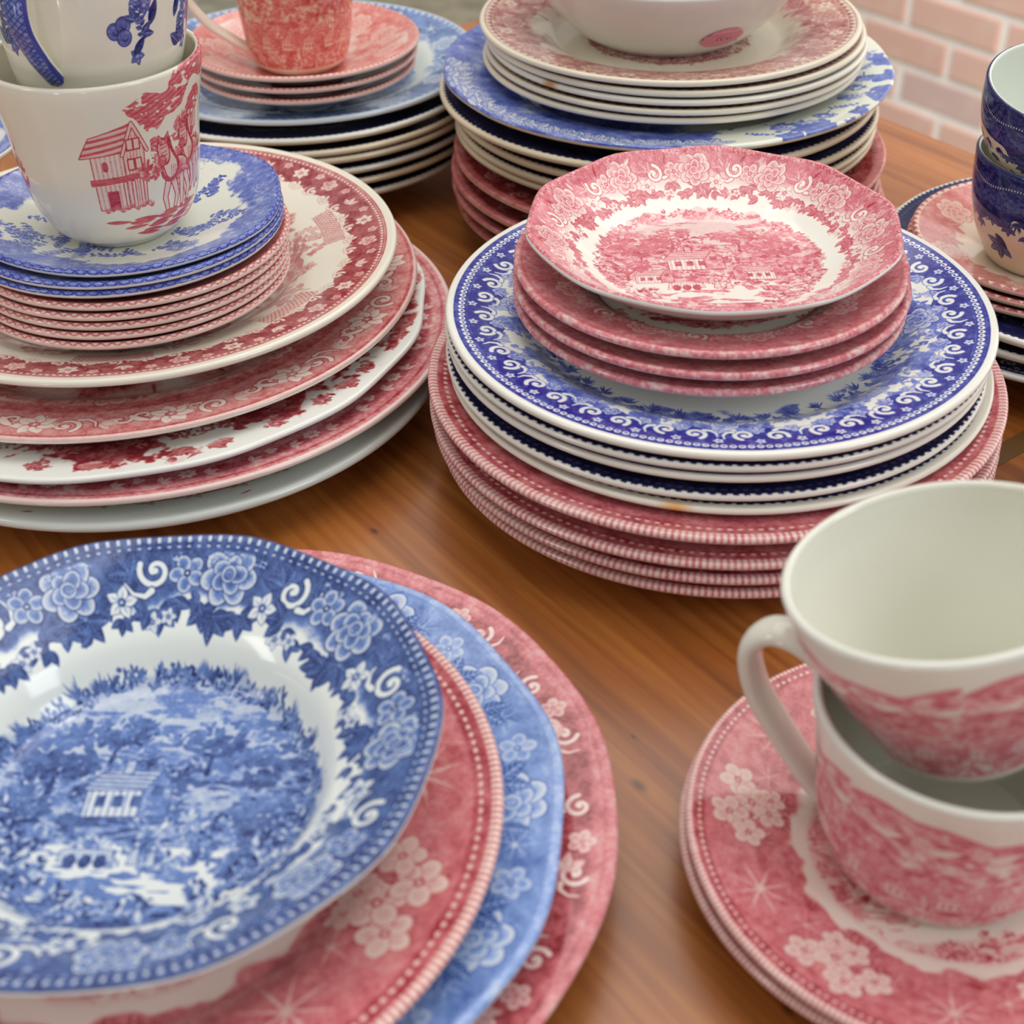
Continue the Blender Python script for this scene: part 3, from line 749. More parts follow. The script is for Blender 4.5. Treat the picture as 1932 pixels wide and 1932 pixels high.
def vnormals(V, Fc):
    n = np.cross(V[Fc[:, 2]] - V[Fc[:, 0]], V[Fc[:, 3]] - V[Fc[:, 1]]); N = np.zeros_like(V)
    for k in range(4): np.add.at(N, Fc[:, k], n)
    return N / (np.linalg.norm(N, axis=1)[:, None] + 1e-15)
SHAPES = {
    'cereal': [(.0, 0), (.30, 0), (.50, .0), (.62, .09), (.72, .27), (.84, .55), (.93, .78), (1, 1)],
    'round':  [(.0, 0), (.30, 0), (.50, .0), (.58, .05), (.68, .20), (.79, .42), (.89, .68), (.96, .87), (1, 1)],  # inner surface: (radius fraction, height fraction above the floor)
    'plate':  [(.0, 0), (.30, 0), (.56, 0), (.62, .06), (.68, .36), (.73, .55), (.80, .66), (.90, .83), (1, 1)],
    'flat':   [(.0, 0), (.30, 0), (.60, 0), (.66, .08), (.72, .40), (.77, .62), (.85, .76), (.93, .89), (1, 1)],
    'saucer': [(.0, 0), (.25, 0), (.38, .02), (.50, .12), (.62, .30), (.75, .53), (.88, .77), (1, 1)],
    'bowl':   [(.0, 0), (.30, 0), (.46, .01), (.53, .08), (.62, .36), (.70, .58), (.80, .74), (.90, .87), (1, 1)],
    'soup':   [(.0, 0), (.30, 0), (.52, .01), (.58, .10), (.63, .32), (.68, .48), (.80, .70), (.90, .86), (1, 1)],
    'deep':   [(.0, 0), (.25, 0), (.42, .06), (.58, .22), (.74, .45), (.88, .72), (.96, .88), (1, 1)],
    'coupe':  [(.0, 0), (.30, 0), (.62, .0), (.72, .12), (.82, .38), (.92, .70), (1, 1)],
}
def dish(name, label, cat, c, z, r, foot, ft, mat, shape='plate', t=3.6, under=None, lobe=None, group=None, edge=None, seg=120, rot=0, tilt=None, fr=None, wellr=None, wrap=False, pscale=1.0, bare=False):
    """a plate, saucer or bowl: rim at z, standing on its foot at height foot; ft = foot ring height (all mm)"""
    under = under or glaze(); h = z - foot; edge = edge or t * .5
    root = empty(name, (c[0] * MM, c[1] * MM, foot * MM), label, cat, group)
    root.rotation_euler[2] = rot
    fl = ft + t
    ins = [(p[0], p[1]) for p in curve([(a * (r - edge), fl + b * (h - fl)) for a, b in SHAPES[shape]], 4)]
    ins = np.array(ins); d = np.gradient(ins, axis=0); L = np.hypot(d[:, 0], d[:, 1]) + 1e-9
    nrm = np.stack([d[:, 1] / L, -d[:, 0] / L], 1)
    tt = np.interp(ins[:, 0] / r, [0, .6, .9, 1], [t, t, t * .9, edge * 2])[:, None]
    out = ins + nrm * tt; out[:, 0] = np.maximum(out[:, 0], 0)
    e0, e1 = ins[-1], out[-1]; mid = (e0 + e1) / 2; hv = (e0 - e1) / 2
    dv = np.array([-(-hv[1]), -hv[0]]) if False else np.array([hv[1], -hv[0]])
    arc = [mid + hv * math.cos(a) + dv * math.sin(a) for a in np.linspace(0, PI, 9)[1:-1]]
    fr = fr or {'plate': .60, 'flat': .62, 'saucer': .44, 'bowl': .50, 'soup': .52, 'deep': .44, 'coupe': .6, 'round': .5, 'cereal': .5}[shape]
    fR = fr * r; o = out[::-1]; zo = np.interp(fR + 1.8, o[::-1, 0], o[::-1, 1])
    o_out = [p for p in o if p[0] > fR + 2.6]
    ring = [(fR + 2.2, zo), (fR + 1.6, zo * .5), (fR + 1.1, .25), (fR + .2, 0), (fR - .8, .25), (fR - 1.5, ft * .5), (fR - 2.2, ft)]
    o_in = [(fR * .6, ft), (0.01, ft)]
    prof = list(ins) + arc + o_out + ring + o_in
    prof[0] = np.array([0.01, prof[0][1]])
    n_in = len(ins) + len(arc) - 2; K = len(prof)
    V, Fc = lathe(np.array(prof) * MM, seg, lobe, r * MM); Nn = vnormals(V, Fc)
    fi = np.repeat(np.arange(K - 1), seg)
    wr = (wellr or {'plate': .70, 'flat': .74, 'saucer': .40, 'bowl': .56, 'soup': .60, 'deep': .5, 'coupe': .7, 'round': .5, 'cereal': .6}[shape])
    kw = int(np.argmax(ins[:, 0] > wr * r)); kf = n_in + 2 + len(o_out)
    Pa = np.array(prof); ur = Pa[:, 0].copy(); ki = len(ins) - 1
    for k in range(ki + 1, K): ur[k] = ur[k - 1] + math.hypot(*(Pa[k] - Pa[k - 1]))
    ni = ki + 6 if wrap else ki - 1 if bare else ki + 4
    rt = ur[ni] * pscale; thv = np.tile(np.arange(seg) * 2 * PI / seg, K); ru = np.minimum(np.repeat(ur, seg) / rt, 1.4) / 2.02
    UVv = np.stack([ru * np.cos(thv) + .5, ru * np.sin(thv) + .5], 1)
    def sub(nm, sel, par=root):
        f = Fc[sel]; ids, inv = np.unique(f, return_inverse=True); f2 = inv.reshape(f.shape)
        return mesh_obj(nm, V[ids], f2, [mat, under], par, (fi[sel] >= ni).astype(int), UVv[f.ravel()], Nn[ids])
    well = fi < kw; body = (fi >= kw) & (fi < kf - 1); foot_f = (fi >= kf - 1) & (fi < K - 3)
    sub('well', well | (fi >= K - 3)); sub('rim', body); sub('foot_ring', foot_f)
    return root
def strap(name, pts, wx, wy, mat, parent, n=10, seg=14, taper=None, uvs=False, up_hint=(0, 0, 1)):
    """a handle swept along pts (mm, local); wx across the strap, wy through it"""
    C = np.array(curve(pts, n)); T = np.gradient(C, axis=0); T /= np.linalg.norm(T, axis=1)[:, None]
    side = np.cross(T[len(T) // 2], (C[0] + C[-1]) / 2 - C[len(C) // 2]); side /= np.linalg.norm(side)
    V = []; UVl = []; L = np.concatenate([[0], np.cumsum(np.linalg.norm(np.diff(C, axis=0), axis=1))])
    for k in range(len(C)):
        s_ = side - T[k] * (side @ T[k]); s_ /= np.linalg.norm(s_); u = np.cross(T[k], s_); q = k / (len(C) - 1)
        w = 1 if taper is None else np.interp(q, *taper)
        for j in range(seg):
            a = 2 * PI * j / seg; V.append(C[k] + s_ * wx * w * math.cos(a) + u * wy * w * math.sin(a)); UVl.append((.5 + .5 * math.cos(a), L[k] / L[-1]))
    K = len(C); Fc = [(k * seg + j, k * seg + (j + 1) % seg, (k + 1) * seg + (j + 1) % seg, (k + 1) * seg + j) for k in range(K - 1) for j in range(seg)]
    Fc = np.array(Fc); V = np.array(V) * MM; uv = np.array(UVl)[Fc.ravel()]
    outw = [j for j in range(seg) if math.sin(2 * PI * (j + .5) / seg) > 0]
    mi = [1 if (f % seg) in outw else 0 for f in range(len(Fc))] if uvs else None
    caps = [tuple(range(seg))[::-1], tuple(range((K - 1) * seg, K * seg))]
    uvc = np.concatenate([uv, np.zeros((2 * seg, 2))])
    return mesh_obj(name, V, [tuple(f) for f in Fc] + caps, mat if isinstance(mat, list) else [mat], parent, None if mi is None else mi + [0, 0], uvc)
def cup(name, label, cat, base, prof, mat, inner, handle_az=None, hpts=None, hw=(4.5, 2.6), t=2.6, rot=None, az0=0, group=None, hmat=None, htaper=None, hstrap=False, lip=0.6, foot=2.0):
    """prof: outer profile (radius, height) in mm from foot to rim; base: (x,y,z) of the foot centre"""
    root = empty(name, tuple(v * MM for v in base), label, cat, group, rot)
    o = np.array(curve(prof, 6)); H = o[-1, 1]
    d = np.gradient(o, axis=0); L = np.hypot(d[:, 0], d[:, 1]); nrm = np.stack([-d[:, 1] / L, d[:, 0] / L], 1)
    i_ = o + nrm * t; i_ = i_[i_[:, 1] > foot + t]; i_ = i_[i_[:, 0] > 3]
    e0, e1 = o[-1], i_[-1]; i_[-1, 1] = e0[1]; e1 = i_[-1]; m_ = (e0 + e1) / 2; hv = (e0 - e1) / 2
    arc = [m_ + np.array([hv[0] * math.cos(a), abs(hv[0]) * math.sin(a)]) for a in np.linspace(0, PI, 7)[1:-1]]
    r0 = o[0, 0]
    prof_o = [(.01, foot * .7), (r0 * .8, foot * .7), (r0 * .88, .2), (r0 * .97, 0)] + [tuple(p) for p in o[1:]]
    prof_i = [tuple(p) for p in i_[::-1]] + [(i_[0, 0] * .7, foot + t * .6), (.01, foot + t * .5)]
    P = np.array(prof_o + [tuple(a) for a in arc] + prof_i)
    seg = 120; V, Fc = lathe(P * MM, seg); Fc = Fc[:, ::-1]; Nn = vnormals(V, Fc)
    K = len(P); fi = np.repeat(np.arange(K - 1), seg); js = np.tile(np.arange(seg), K - 1)
    # uv: x around, y height
    uv = np.zeros((len(Fc), 4, 2))
    for a in range(4):
        vid = Fc[:, a]; jj = vid % seg; jj = np.where((js == seg - 1) & (jj == 0), seg, jj)
        uv[:, a, 0] = ((jj / seg * 360 - az0) ) / 360; uv[:, a, 1] = .01 + .93 * P[vid // seg, 1] / H
    no = len(prof_o)
    sel = fi < no + len(arc) // 2
    def sub(nm, sel, mt):
        f = Fc[sel]; ids, inv = np.unique(f, return_inverse=True)
        return mesh_obj(nm, V[ids], inv.reshape(f.shape), [mt], root, None, uv[sel].reshape(-1, 2), Nn[ids])
    sub('body', sel, mat); sub('inside', ~sel, inner)
    if hpts is not None:
        a = math.radians(handle_az)
        pts = [(p[0] * math.cos(a), p[0] * math.sin(a), p[1]) for p in hpts]
        strap('handle', pts, hw[0], hw[1], hmat or inner, root, taper=htaper, uvs=hstrap)
    return root
def tilt_q(n):
    return Vector((0, 0, 1)).rotation_difference(Vector(n).normalized())
# ------------------------------------------------------------------ the stacks
def lob(n, amp, ph=0, k=2): return lambda th: amp * (1 - 2 * np.abs(np.cos(n / 2 * (th + ph))) ** k) * .5
def L(n, v):  # ordinal words
    return v
m_scrollb = printed('blue_scroll', d_blue_scroll, NAVY[0], NAVY[1], (228, 226, 216), mid=.55)
WR = dict(wrap=True)
m_line = printed('blue_line', d_blue_line, INK[0], INK[1], (228, 226, 216))
m_lineB = printed('blue_line', d_blue_line, INK[0], INK[1], (222, 208, 180))
m_band = printed('pink_band', d_pink_band, (208, 124, 130), (160, 48, 60), mid=.58)
m_bead = printed('beaded', d_beaded, (206, 120, 124), (152, 44, 56), (226, 212, 200), mid=.62)
m_beadp = printed('beaded_plain', lambda: d_beaded(640, False, 37, .74), (206, 120, 124), (152, 44, 56), (226, 206, 196), mid=.66)
m_brown = printed('brown_scene', d_brown_scene, BROWNRED[0], BROWNRED[1], (222, 212, 190))
m_leafb = printed('blue_leaf', d_blue_leaf, SOFTBLUE[0], SOFTBLUE[1], (220, 222, 208))
m_spr = printed('red_spray', d_red_spray, (204, 118, 116), (132, 42, 42), (224, 190, 170))
m_sprig = printed('sprig', d_sprig, (112, 126, 194), (44, 54, 146), (226, 226, 214))
m_latt = printed('lattice', d_lattice, (214, 144, 140), (184, 66, 74), (228, 210, 196))
m_cart = printed('cartouche', d_cartouche, (200, 130, 128), (136, 40, 52), (226, 220, 204))
m_scrim = printed('scroll_rim', d_scrollrim, (200, 112, 112), (124, 36, 42), (226, 214, 204), mid=.66)
m_fol = printed('foliage', d_foliage, (196, 122, 122), (140, 44, 52), (226, 226, 220))
m_starl = printed('star_leaf', d_starleaf, (204, 124, 128), (150, 40, 54), (226, 214, 206), mid=.62)
m_wrim = printed('white_rim', d_whiterim, (180, 110, 120), (124, 36, 56), (212, 218, 212))
m_coral = printed('coral', d_coral, (222, 142, 134), (190, 78, 74), (226, 208, 196))
m_bowl = printed('blue_bowl', d_blue_bowl, (100, 128, 186), (22, 36, 96), (224, 228, 222), mid=.42)
m_pale = printed('pale_blue', d_pale_blue, (134, 162, 216), (50, 84, 156), (222, 226, 226), mid=.45)
m_curl = printed('curl', d_curl, (204, 112, 118), (132, 34, 46), (232, 218, 212), mid=.66)
m_far = printed('blue_far', d_blue_far, (124, 150, 200), (34, 46, 84), (214, 220, 216))
m_rsau = printed('rose_saucer', d_rose_saucer, (208, 128, 124), (166, 60, 66), (226, 206, 188))
mat_rosebowl = printed('rose_bowl', d_rose_bowl, (212, 124, 134), (166, 36, 54), (230, 228, 218), mid=.5)
cream = glaze(CREAM); tan = glaze((216, 196, 164)); cool = glaze((218, 222, 222)); pinkg = glaze((220, 196, 188)); grn = glaze(GREENISH); wht = glaze((228, 228, 220))

def stack(items, t=3.6, last_ft=3.0):
    """items bottom up: dict(z, foot, r, c, mat, ...); each foot ring reaches the floor of the dish below"""
    out = []
    for k, it in enumerate(items):
        it = dict(it); nxt = items[k + 1]['foot'] if k + 1 < len(items) else None
        tk = it.get('t', t); ft = max(1.0, (nxt - .05 - it['foot'] - tk)) if nxt is not None and not it.get('free') else it.pop('ft', last_ft)
        it.pop('free', None); it.pop('ft', None)
        if k:                                                      # the foot ring stands on the flat of the dish below
            lo = items[k - 1]; sl = lo.get('shape', 'plate'); off = math.hypot(it['c'][0] - lo['c'][0], it['c'][1] - lo['c'][1])
            flat = {'plate': .555, 'flat': .595, 'saucer': .33, 'soup': .52, 'bowl': .46, 'cereal': .5, 'round': .5}[sl] * (lo['r'] - lo.get('edge', 1.8))
            dflt = it.get('fr', {'plate': .60, 'flat': .62, 'saucer': .44, 'bowl': .50, 'soup': .52, 'cereal': .5, 'round': .5}[it.get('shape', 'plate')])
            it['fr'] = min(dflt, (flat - off - 2.8) / it['r'])
        lf = it.pop('lift', 0) + (.1 if it['foot'] == 0 else 0); it['foot'] += lf
        if lf and nxt is not None:                                 # its floor stays where the next foot wants it
            tot = nxt - .05 - it['foot']; ft = max(.8, tot - tk); tk = min(tk, tot - ft); it['t'] = tk
        out.append(dish(ft=ft, **{**dict(t=tk), **it}))
    return out
def P(name, cat, label, c, z, r, foot, mat, **k): return dict(name=name, cat=cat, label=label, c=c, z=z, r=r, foot=foot, mat=mat, **k)
PL = 'dinner_plate'
# worn spots seen on two rims, found from where they show
def on_rim(u, v, z, c, foot, rot=0):
    d = fw + rt2 * ((u - 966) / F_PX) - up2 * ((v - 966) / F_PX); k = (z - CAM_H) / d.z; x, y = d.x * k - c[0], d.y * k - c[1]
    return (x * math.cos(rot) + y * math.sin(rot), -x * math.sin(rot) + y * math.cos(rot), z - foot)
sp_a = stained(CREAM, on_rim(1272, 966, 51, (97.5, 587), 35.7), 9, (226, 168, 84))
sp_b = stained(CREAM, on_rim(1034, 160, 107.5, (103.5, 869.5), 89, 2.1), 7, (196, 140, 70))
# A: the middle stack
gA1, gA2, gA3 = 'pink beaded-edge plates at the bottom of the middle stack', 'white-rimmed blue plates of the middle stack', 'pink bowls stacked on the blue scroll plate'
stack([
 P(PL, 'plate', 'pink plate with striped edge, lowest of the middle stack, flat on the wood', (97, 576.5), 21.5, 130.5, 0, m_beadp, wrap=True, group=gA1, under=pinkg, rot=.3),
 P(PL, 'plate', 'pink plate with striped edge, second from the bottom of the middle stack', (95.5, 577), 29.5, 132, 7.6, m_beadp, wrap=True, group=gA1, under=pinkg, rot=1.3),
 P(PL, 'plate', 'pink plate with striped edge, third from the bottom of the middle stack', (94.7, 577), 37.5, 132.5, 15.2, m_beadp, wrap=True, group=gA1, under=pinkg, rot=2.2, shape='flat'),
 P(PL, 'plate', 'wide pink plate with striped edge directly under the white-rimmed blue plates', (95, 579.5), 49, 133, 26, m_beadp, wrap=True, group=gA1, under=pinkg, rot=.1, shape='flat'),
 P(PL, 'plate', 'white-rimmed blue plate with an orange stain on its edge, lowest of the five', (97.5, 587), 52.3, 126, 32.3, m_line, lift=3.4, group=gA2, pscale=1.012, edge=1.6, shape='flat', t=2.7, under=sp_a, bare=True),
 P(PL, 'plate', 'thick white-rimmed blue plate fourth from the top, jutting left in the middle stack', (95, 587.5), 58, 124.6, 38.5, m_line, group=gA2, pscale=1.012, edge=1.6, shape='flat', rot=1),
 P(PL, 'plate', 'white-rimmed plate with dotted blue line, in the middle of the five blue ones', (95.3, 588), 66.3, 124, 46.5, m_scrollb, group=gA2, edge=1.5, shape='flat', rot=.4, pscale=1.02),
 P(PL, 'plate', 'white-rimmed blue plate just beneath the top blue scroll plate', (95.5, 588.5), 71.8, 125, 52.2, m_line, group=gA2, pscale=1.012, edge=1.6, shape='flat', rot=2),
 P(PL, 'plate', 'broad white-rimmed plate with navy scroll border holding the pink bowls', (96, 588), 78, 125, 57.8, m_scrollb, group=gA2, edge=1.9, shape='flat', pscale=1.012),
 P('cereal_bowl', 'bowl', 'shallow pink bowl with white underside, lowest of the pink bowls on the blue plate', (91.5, 589.6), 83.8, 89, 63.5, m_band, pscale=1.0, wrap=True, group=gA3, shape='plate', under=wht, rot=.5),
 P('cereal_bowl', 'bowl', 'shallow pink bowl in the middle of the three plain pink ones', (91.8, 589.8), 92, 89.6, 71, m_band, pscale=1.0, wrap=True, group=gA3, shape='plate', under=wht, rot=1.5),
 P('cereal_bowl', 'bowl', 'shallow pink bowl right under the scalloped rose bowl', (91.5, 592), 100, 88.5, 79, m_band, pscale=1.0, wrap=True, group=gA3, shape='plate', under=wht),
 P('soup_bowl', 'bowl', 'scalloped pink bowl with rose garland and village scene on top of the middle stack', (92.5, 597.4), 114, 83.5, 87.0, mat_rosebowl, shape='cereal', under=wht, lobe=lob(10, .022, .15, 1.6), t=3.0, ft=1.2, lift=1.6, seg=200),
])
# B: the tall stack behind
gB1, gB2, gB3 = 'dark red plates at the foot of the tall back stack', 'cream-edged navy plates of the tall back stack', 'cream-rimmed red scene plates of the tall back stack'
B = stack([
 P(PL, 'plate', 'dark red plate, lowest of the tall back stack, resting on the wood', (101, 842.5), 21, 132.5, 0, m_spr, group=gB1, under=tan),
 P(PL, 'plate', 'cream-edged dark red plate second from the bottom of the tall back stack', (98, 842.5), 31, 131.8, 9, m_spr, group=gB1, under=tan, rot=1),
 P(PL, 'plate', 'dark red plate third from the bottom of the tall back stack', (97, 843), 39.5, 131, 17.2, m_spr, group=gB1, under=tan, rot=2),
 P(PL, 'plate', 'dark red plate with pale scroll sprays right below the navy plates', (99.5, 847), 50, 131.6, 27, m_spr, group=gB1, under=tan, rot=.4, shape='flat'),
 P(PL, 'plate', 'cream-edged navy plate, lowest of the navy ones over the dark red plates', (97, 859.5), 60, 128.4, 38, m_lineB, lift=2.8, group=gB2, under=tan, edge=2.2, t=2.7),
 P(PL, 'plate', 'cream-edged navy plate second from the bottom of the navy ones in back', (97.2, 857.5), 65.5, 128.4, 43.5, m_lineB, group=gB2, under=tan, edge=2.2, rot=1),
 P(PL, 'plate', 'cream-edged navy plate with toothed inner line in the tall back stack', (97, 857.5), 73, 129, 51, m_lineB, group=gB2, under=tan, edge=2.2, rot=2),
 P(PL, 'plate', 'cream-edged plate directly under the blue leaf platter', (92, 858), 83, 132, 61, m_lineB, group=gB2, under=tan, edge=2.2, rot=.2, shape='flat'),
 P(PL, 'plate', 'wide blue and white plate with oak leaves round its wavy edge', (97.5, 862), 94, 135, 72, m_leafb, lift=0.9, under=tan, lobe=lob(12, .007), edge=1.8, seg=160),
 P('luncheon_plate', 'plate', 'cream-rimmed red plate, lowest of five on the blue leaf plate', (101, 870), 98.3, 114.3, 78.6, m_brown, group=gB3, pscale=1.012, edge=1.9, t=2.7),
 P('luncheon_plate', 'plate', 'cream-rimmed red plate, fourth down under the white bowl', (102.5, 869), 103.3, 114.2, 83.7, m_brown, lift=0.5, group=gB3, pscale=1.012, edge=1.7, rot=1.1, t=2.7),
 P('luncheon_plate', 'plate', 'cream-rimmed red plate with sawtooth line and brown chip, middle of five', (103.5, 869.5), 108.6, 114, 89, m_brown, group=gB3, pscale=1.012, edge=1.8, rot=2.1, t=2.7, under=sp_b, bare=True),
 P('luncheon_plate', 'plate', 'cream-rimmed red plate second from the top below the white bowl', (102, 870), 113.4, 113.8, 94, m_brown, lift=0.3, group=gB3, pscale=1.012, edge=1.9, rot=.5, t=2.7),
 P('luncheon_plate', 'plate', 'cream-rimmed red scene plate the white bowl stands on', (99, 870.8), 118.7, 113.8, 99.2, m_brown, lift=1.3, group=gB3, pscale=1.012, edge=1.8, t=2.7),
 P('serving_bowl', 'bowl', 'deep white bowl with navy inner rim and a pink price sticker', (97, 877), 152, 86, 105.2, printed('blue_line_full', lambda: d_blue_line(True, .985, 512), INK[0], (34, 44, 110), (228, 226, 216)), shape='round', under=wht, fr=.50, edge=1.6, ft=1.4),
])
# C: the left stack
gC1, gC2 = 'pink lattice-edged saucers', 'blue sprig saucers under the coaching cup'
Cc = (-185, 643)
stack([
 P('platter', 'platter', 'large off-white platter with thick pale rim flat on the table at left', (-182, 643.5), 24, 148.5, 0, m_wrim, under=grn, edge=2.6, seg=160, shape='flat'),
 P('platter', 'platter', 'largest pink platter with star-leaf garland, second from the bottom at left', (-186, 653), 36.2, 157, 10, m_starl, lift=2.9, under=cream, edge=1.6, seg=160, rot=.1, shape='flat', t=2.8),
 P('platter', 'platter', 'white scalloped platter with dark red foliage print at left', (-195.6, 655), 44, 153, 18.5, m_fol, under=cool, edge=1.6, pscale=1.01, lobe=lob(14, .014), seg=180, shape='flat', t=2.8),
 P('platter', 'platter', 'pink platter with white daisies and scrolls under the wide soup plate', (-197, 669.5), 52.5, 149.5, 27.2, m_scrim, lift=1.8, under=cream, edge=1.6, seg=160, rot=.12),
 P('soup_plate', 'plate', 'wide white-rimmed soup plate with red cartouche border holding the saucers', (-190.5, 672), 70, 133.4, 36.2, m_cart, under=cream, edge=1.9, pscale=1.02, shape='soup', seg=160, fr=.5),
 P('saucer', 'saucer', 'pink lattice-edged saucer, lowest of five in the wide soup plate', (-185.5, 643), 72.5, 76.6, 49, m_latt, wrap=True, group=gC1, shape='saucer', under=pinkg),
 P('saucer', 'saucer', 'pink lattice-edged saucer second from the bottom of five', Cc, 77.3, 76, 54.4, m_latt, wrap=True, group=gC1, shape='saucer', under=pinkg, rot=1),
 P('saucer', 'saucer', 'pink lattice-edged saucer in the middle of five', (-184, 643), 82.2, 76, 59.6, m_latt, wrap=True, group=gC1, shape='saucer', under=pinkg, rot=2),
 P('saucer', 'saucer', 'pink lattice-edged saucer second from the top of five', (-184, 642.6), 87.2, 76, 64.8, m_latt, wrap=True, group=gC1, shape='saucer', under=pinkg, rot=3),
 P('saucer', 'saucer', 'pink lattice-edged saucer touching the blue saucers above', (-183, 643), 92.3, 76.3, 70, m_latt, wrap=True, group=gC1, shape='saucer', under=pinkg, rot=4),
 P('saucer', 'saucer', 'blue scale-edged saucer, lowest of the three blue ones', (-185, 643), 98.2, 75.8, 76.4, m_sprig, wrap=True, group=gC2, shape='saucer', under=pinkg, rot=1),
 P('saucer', 'saucer', 'blue scale-edged saucer in the middle of the three blue ones', (-184, 642.4), 102.6, 75.3, 81.9, m_sprig, wrap=True, group=gC2, shape='saucer', under=cool, rot=2),
 P('saucer', 'saucer', 'blue and white wavy-edged saucer carrying the coaching teacup', (-182, 644), 107, 73.5, 87.4, m_sprig, wrap=True, group=gC2, shape='saucer', under=cool, lobe=lob(6, .03, .2), rot=.3, seg=180),
])
# D: back left
gD1, gD2 = 'cream-edged plates of the back left stack', 'coral saucers under the red cup'
def far(z, foot, r, c, lab, rot): return P(PL, 'plate', lab, c, z, r, foot, m_lineB if rot % 2 else m_line, group=gD1, under=tan, edge=2.2, rot=rot)
stack([
 far(24, 0, 120, (-136.5, 943), 'cream-edged plate, lowest of the back left stack, on the wood', 0),
 far(33, 8.6, 120, (-134.5, 943), 'cream-edged plate second from the bottom of the back left stack', 1),
 far(41, 16.6, 119.6, (-134, 942), 'cream-edged plate third from the bottom of the back left stack', 2),
 far(49.3, 25, 119.8, (-134.5, 941.5), 'cream-edged dark plate in the middle of the back left stack', 3),
 far(54.6, 30.6, 119.8, (-135, 941.5), 'cream-edged dark plate third from the top of the back left stack', 5),
 far(62.6, 38, 120, (-136.5, 943), 'cream-edged dark plate just under the blue flowered plate', 4),
 P(PL, 'plate', 'blue flowered plate with white centre holding the coral saucers', (-134, 944.5), 72, 115.6, 48.4, m_far, under=cool, edge=1.8),
 P('saucer', 'saucer', 'coral saucer with pale blue-white underside, lowest of the three', (-126.5, 902), 83, 69.3, 56, m_coral, wrap=True, group=gD2, shape='saucer', under=cool),
 P('saucer', 'saucer', 'coral floral saucer between the two others at back left', (-126.6, 902), 90.6, 71, 66, m_coral, wrap=True, group=gD2, shape='saucer', under=cool, rot=1),
 P('saucer', 'saucer', 'coral floral saucer directly under the red scene cup', (-126.6, 902), 98.2, 72.6, 75, m_coral, wrap=True, group=gD2, shape='saucer', under=cool, rot=2),
], t=3.4)
# E: right edge
gE1, gE2 = 'pink rose saucers by the right edge', 'white-rimmed navy plates by the right edge'
stack([
 P(PL, 'plate', 'navy plate with blue chain border, lowest by the right edge', (307, 701), 24, 112, 0, printed('blue_chain', d_blue_scroll, (60, 70, 150), (22, 26, 84), (226, 226, 220)), group=gE2, edge=1.6),
 P(PL, 'plate', 'white-rimmed navy plate in the middle of three by the right edge', (308, 702), 34, 111, 9.5, m_line, group=gE2, edge=2.2, rot=1, shape='flat'),
 P(PL, 'plate', 'white-rimmed navy plate directly below the rose saucers at right', (313, 697), 42.5, 110, 18, m_line, lift=1.6, group=gE2, edge=2.4, rot=2, t=2.7),
 P('saucer', 'saucer', 'pink rose saucer, lowest of three below the two navy cups', (289, 697), 45.5, 74.6, 25.5, m_rsau, wrap=True, group=gE1, shape='saucer', under=tan, rot=1),
 P('saucer', 'saucer', 'pink rose saucer in the middle of three below the navy cups', (289.3, 697.2), 50.5, 74, 30.8, m_rsau, wrap=True, group=gE1, shape='saucer', under=tan, rot=2),
 P('saucer', 'saucer', 'pink rose saucer the lower navy cup stands on', (290, 697.5), 55.5, 73, 36, m_rsau, wrap=True, group=gE1, shape='saucer', under=tan),
])
# F: the plate peeping in at the right edge
stack([P(PL, 'plate', 'pink plate with striped edge just peeping in at the right, behind the big cups', (324.5, 487), 29.5, 101, 0, m_bead, under=pinkg, wrap=True)], last_ft=4)
# G: foreground right
gG = 'pink flowered saucers in the right foreground'
stack([
 P('saucer', 'saucer', 'pink saucer on the wood, lower of the two in the right foreground', (141.5, 320), 20.5, 86.5, 0, m_bead, wrap=True, group=gG, shape='saucer', under=pinkg, rot=2.4),
 P('saucer', 'saucer', 'pink flowered saucer under the two stacked cups in the right foreground', (144, 318.3), 27.6, 87.3, 7, m_bead, wrap=True, group=gG, shape='saucer', under=pinkg, rot=.1, seg=160),
])
# H: foreground left
stack([
 P('platter', 'platter', 'dark pink platter with white curls, lowest in the left foreground', (-109.5, 334.5), 24, 144, 0, m_curl, wrap=True, under=pinkg, lobe=lob(12, .006), seg=200, edge=1.4),
 P(PL, 'plate', 'pale blue flowered plate between two pink ones in the left foreground', (-117.7, 326), 36, 134, 12.2, m_pale, under=cool, lobe=lob(10, .016, .1), seg=200),
 P(PL, 'plate', 'pink flowered plate right under the large blue bowl', (-125.4, 315.5), 48.3, 121, 24.6, m_bead, wrap=True, under=pinkg, rot=1.0, seg=160),
 P('soup_bowl', 'bowl', 'large blue soup bowl with flower garland and landscape in the left foreground', (-121.5, 324.5), 75, 97.5, 32.4, m_bowl, shape='soup', under=cool, lobe=lob(10, .016, .2, 1.6), t=4, seg=240, rot=-.05, edge=1.7),
])
# I: the bowl half hidden at the far left
m_ib = printed('blue_sprigs', d_sprig, (112, 126, 194), (44, 54, 146), (228, 228, 220))
stack([P('sugar_bowl', 'bowl', 'white and blue bowl peeping out behind the coaching cup at far left', (-351, 803), 74, 67, 0, m_ib, shape='flat', under=tan, fr=.5)], last_ft=38)

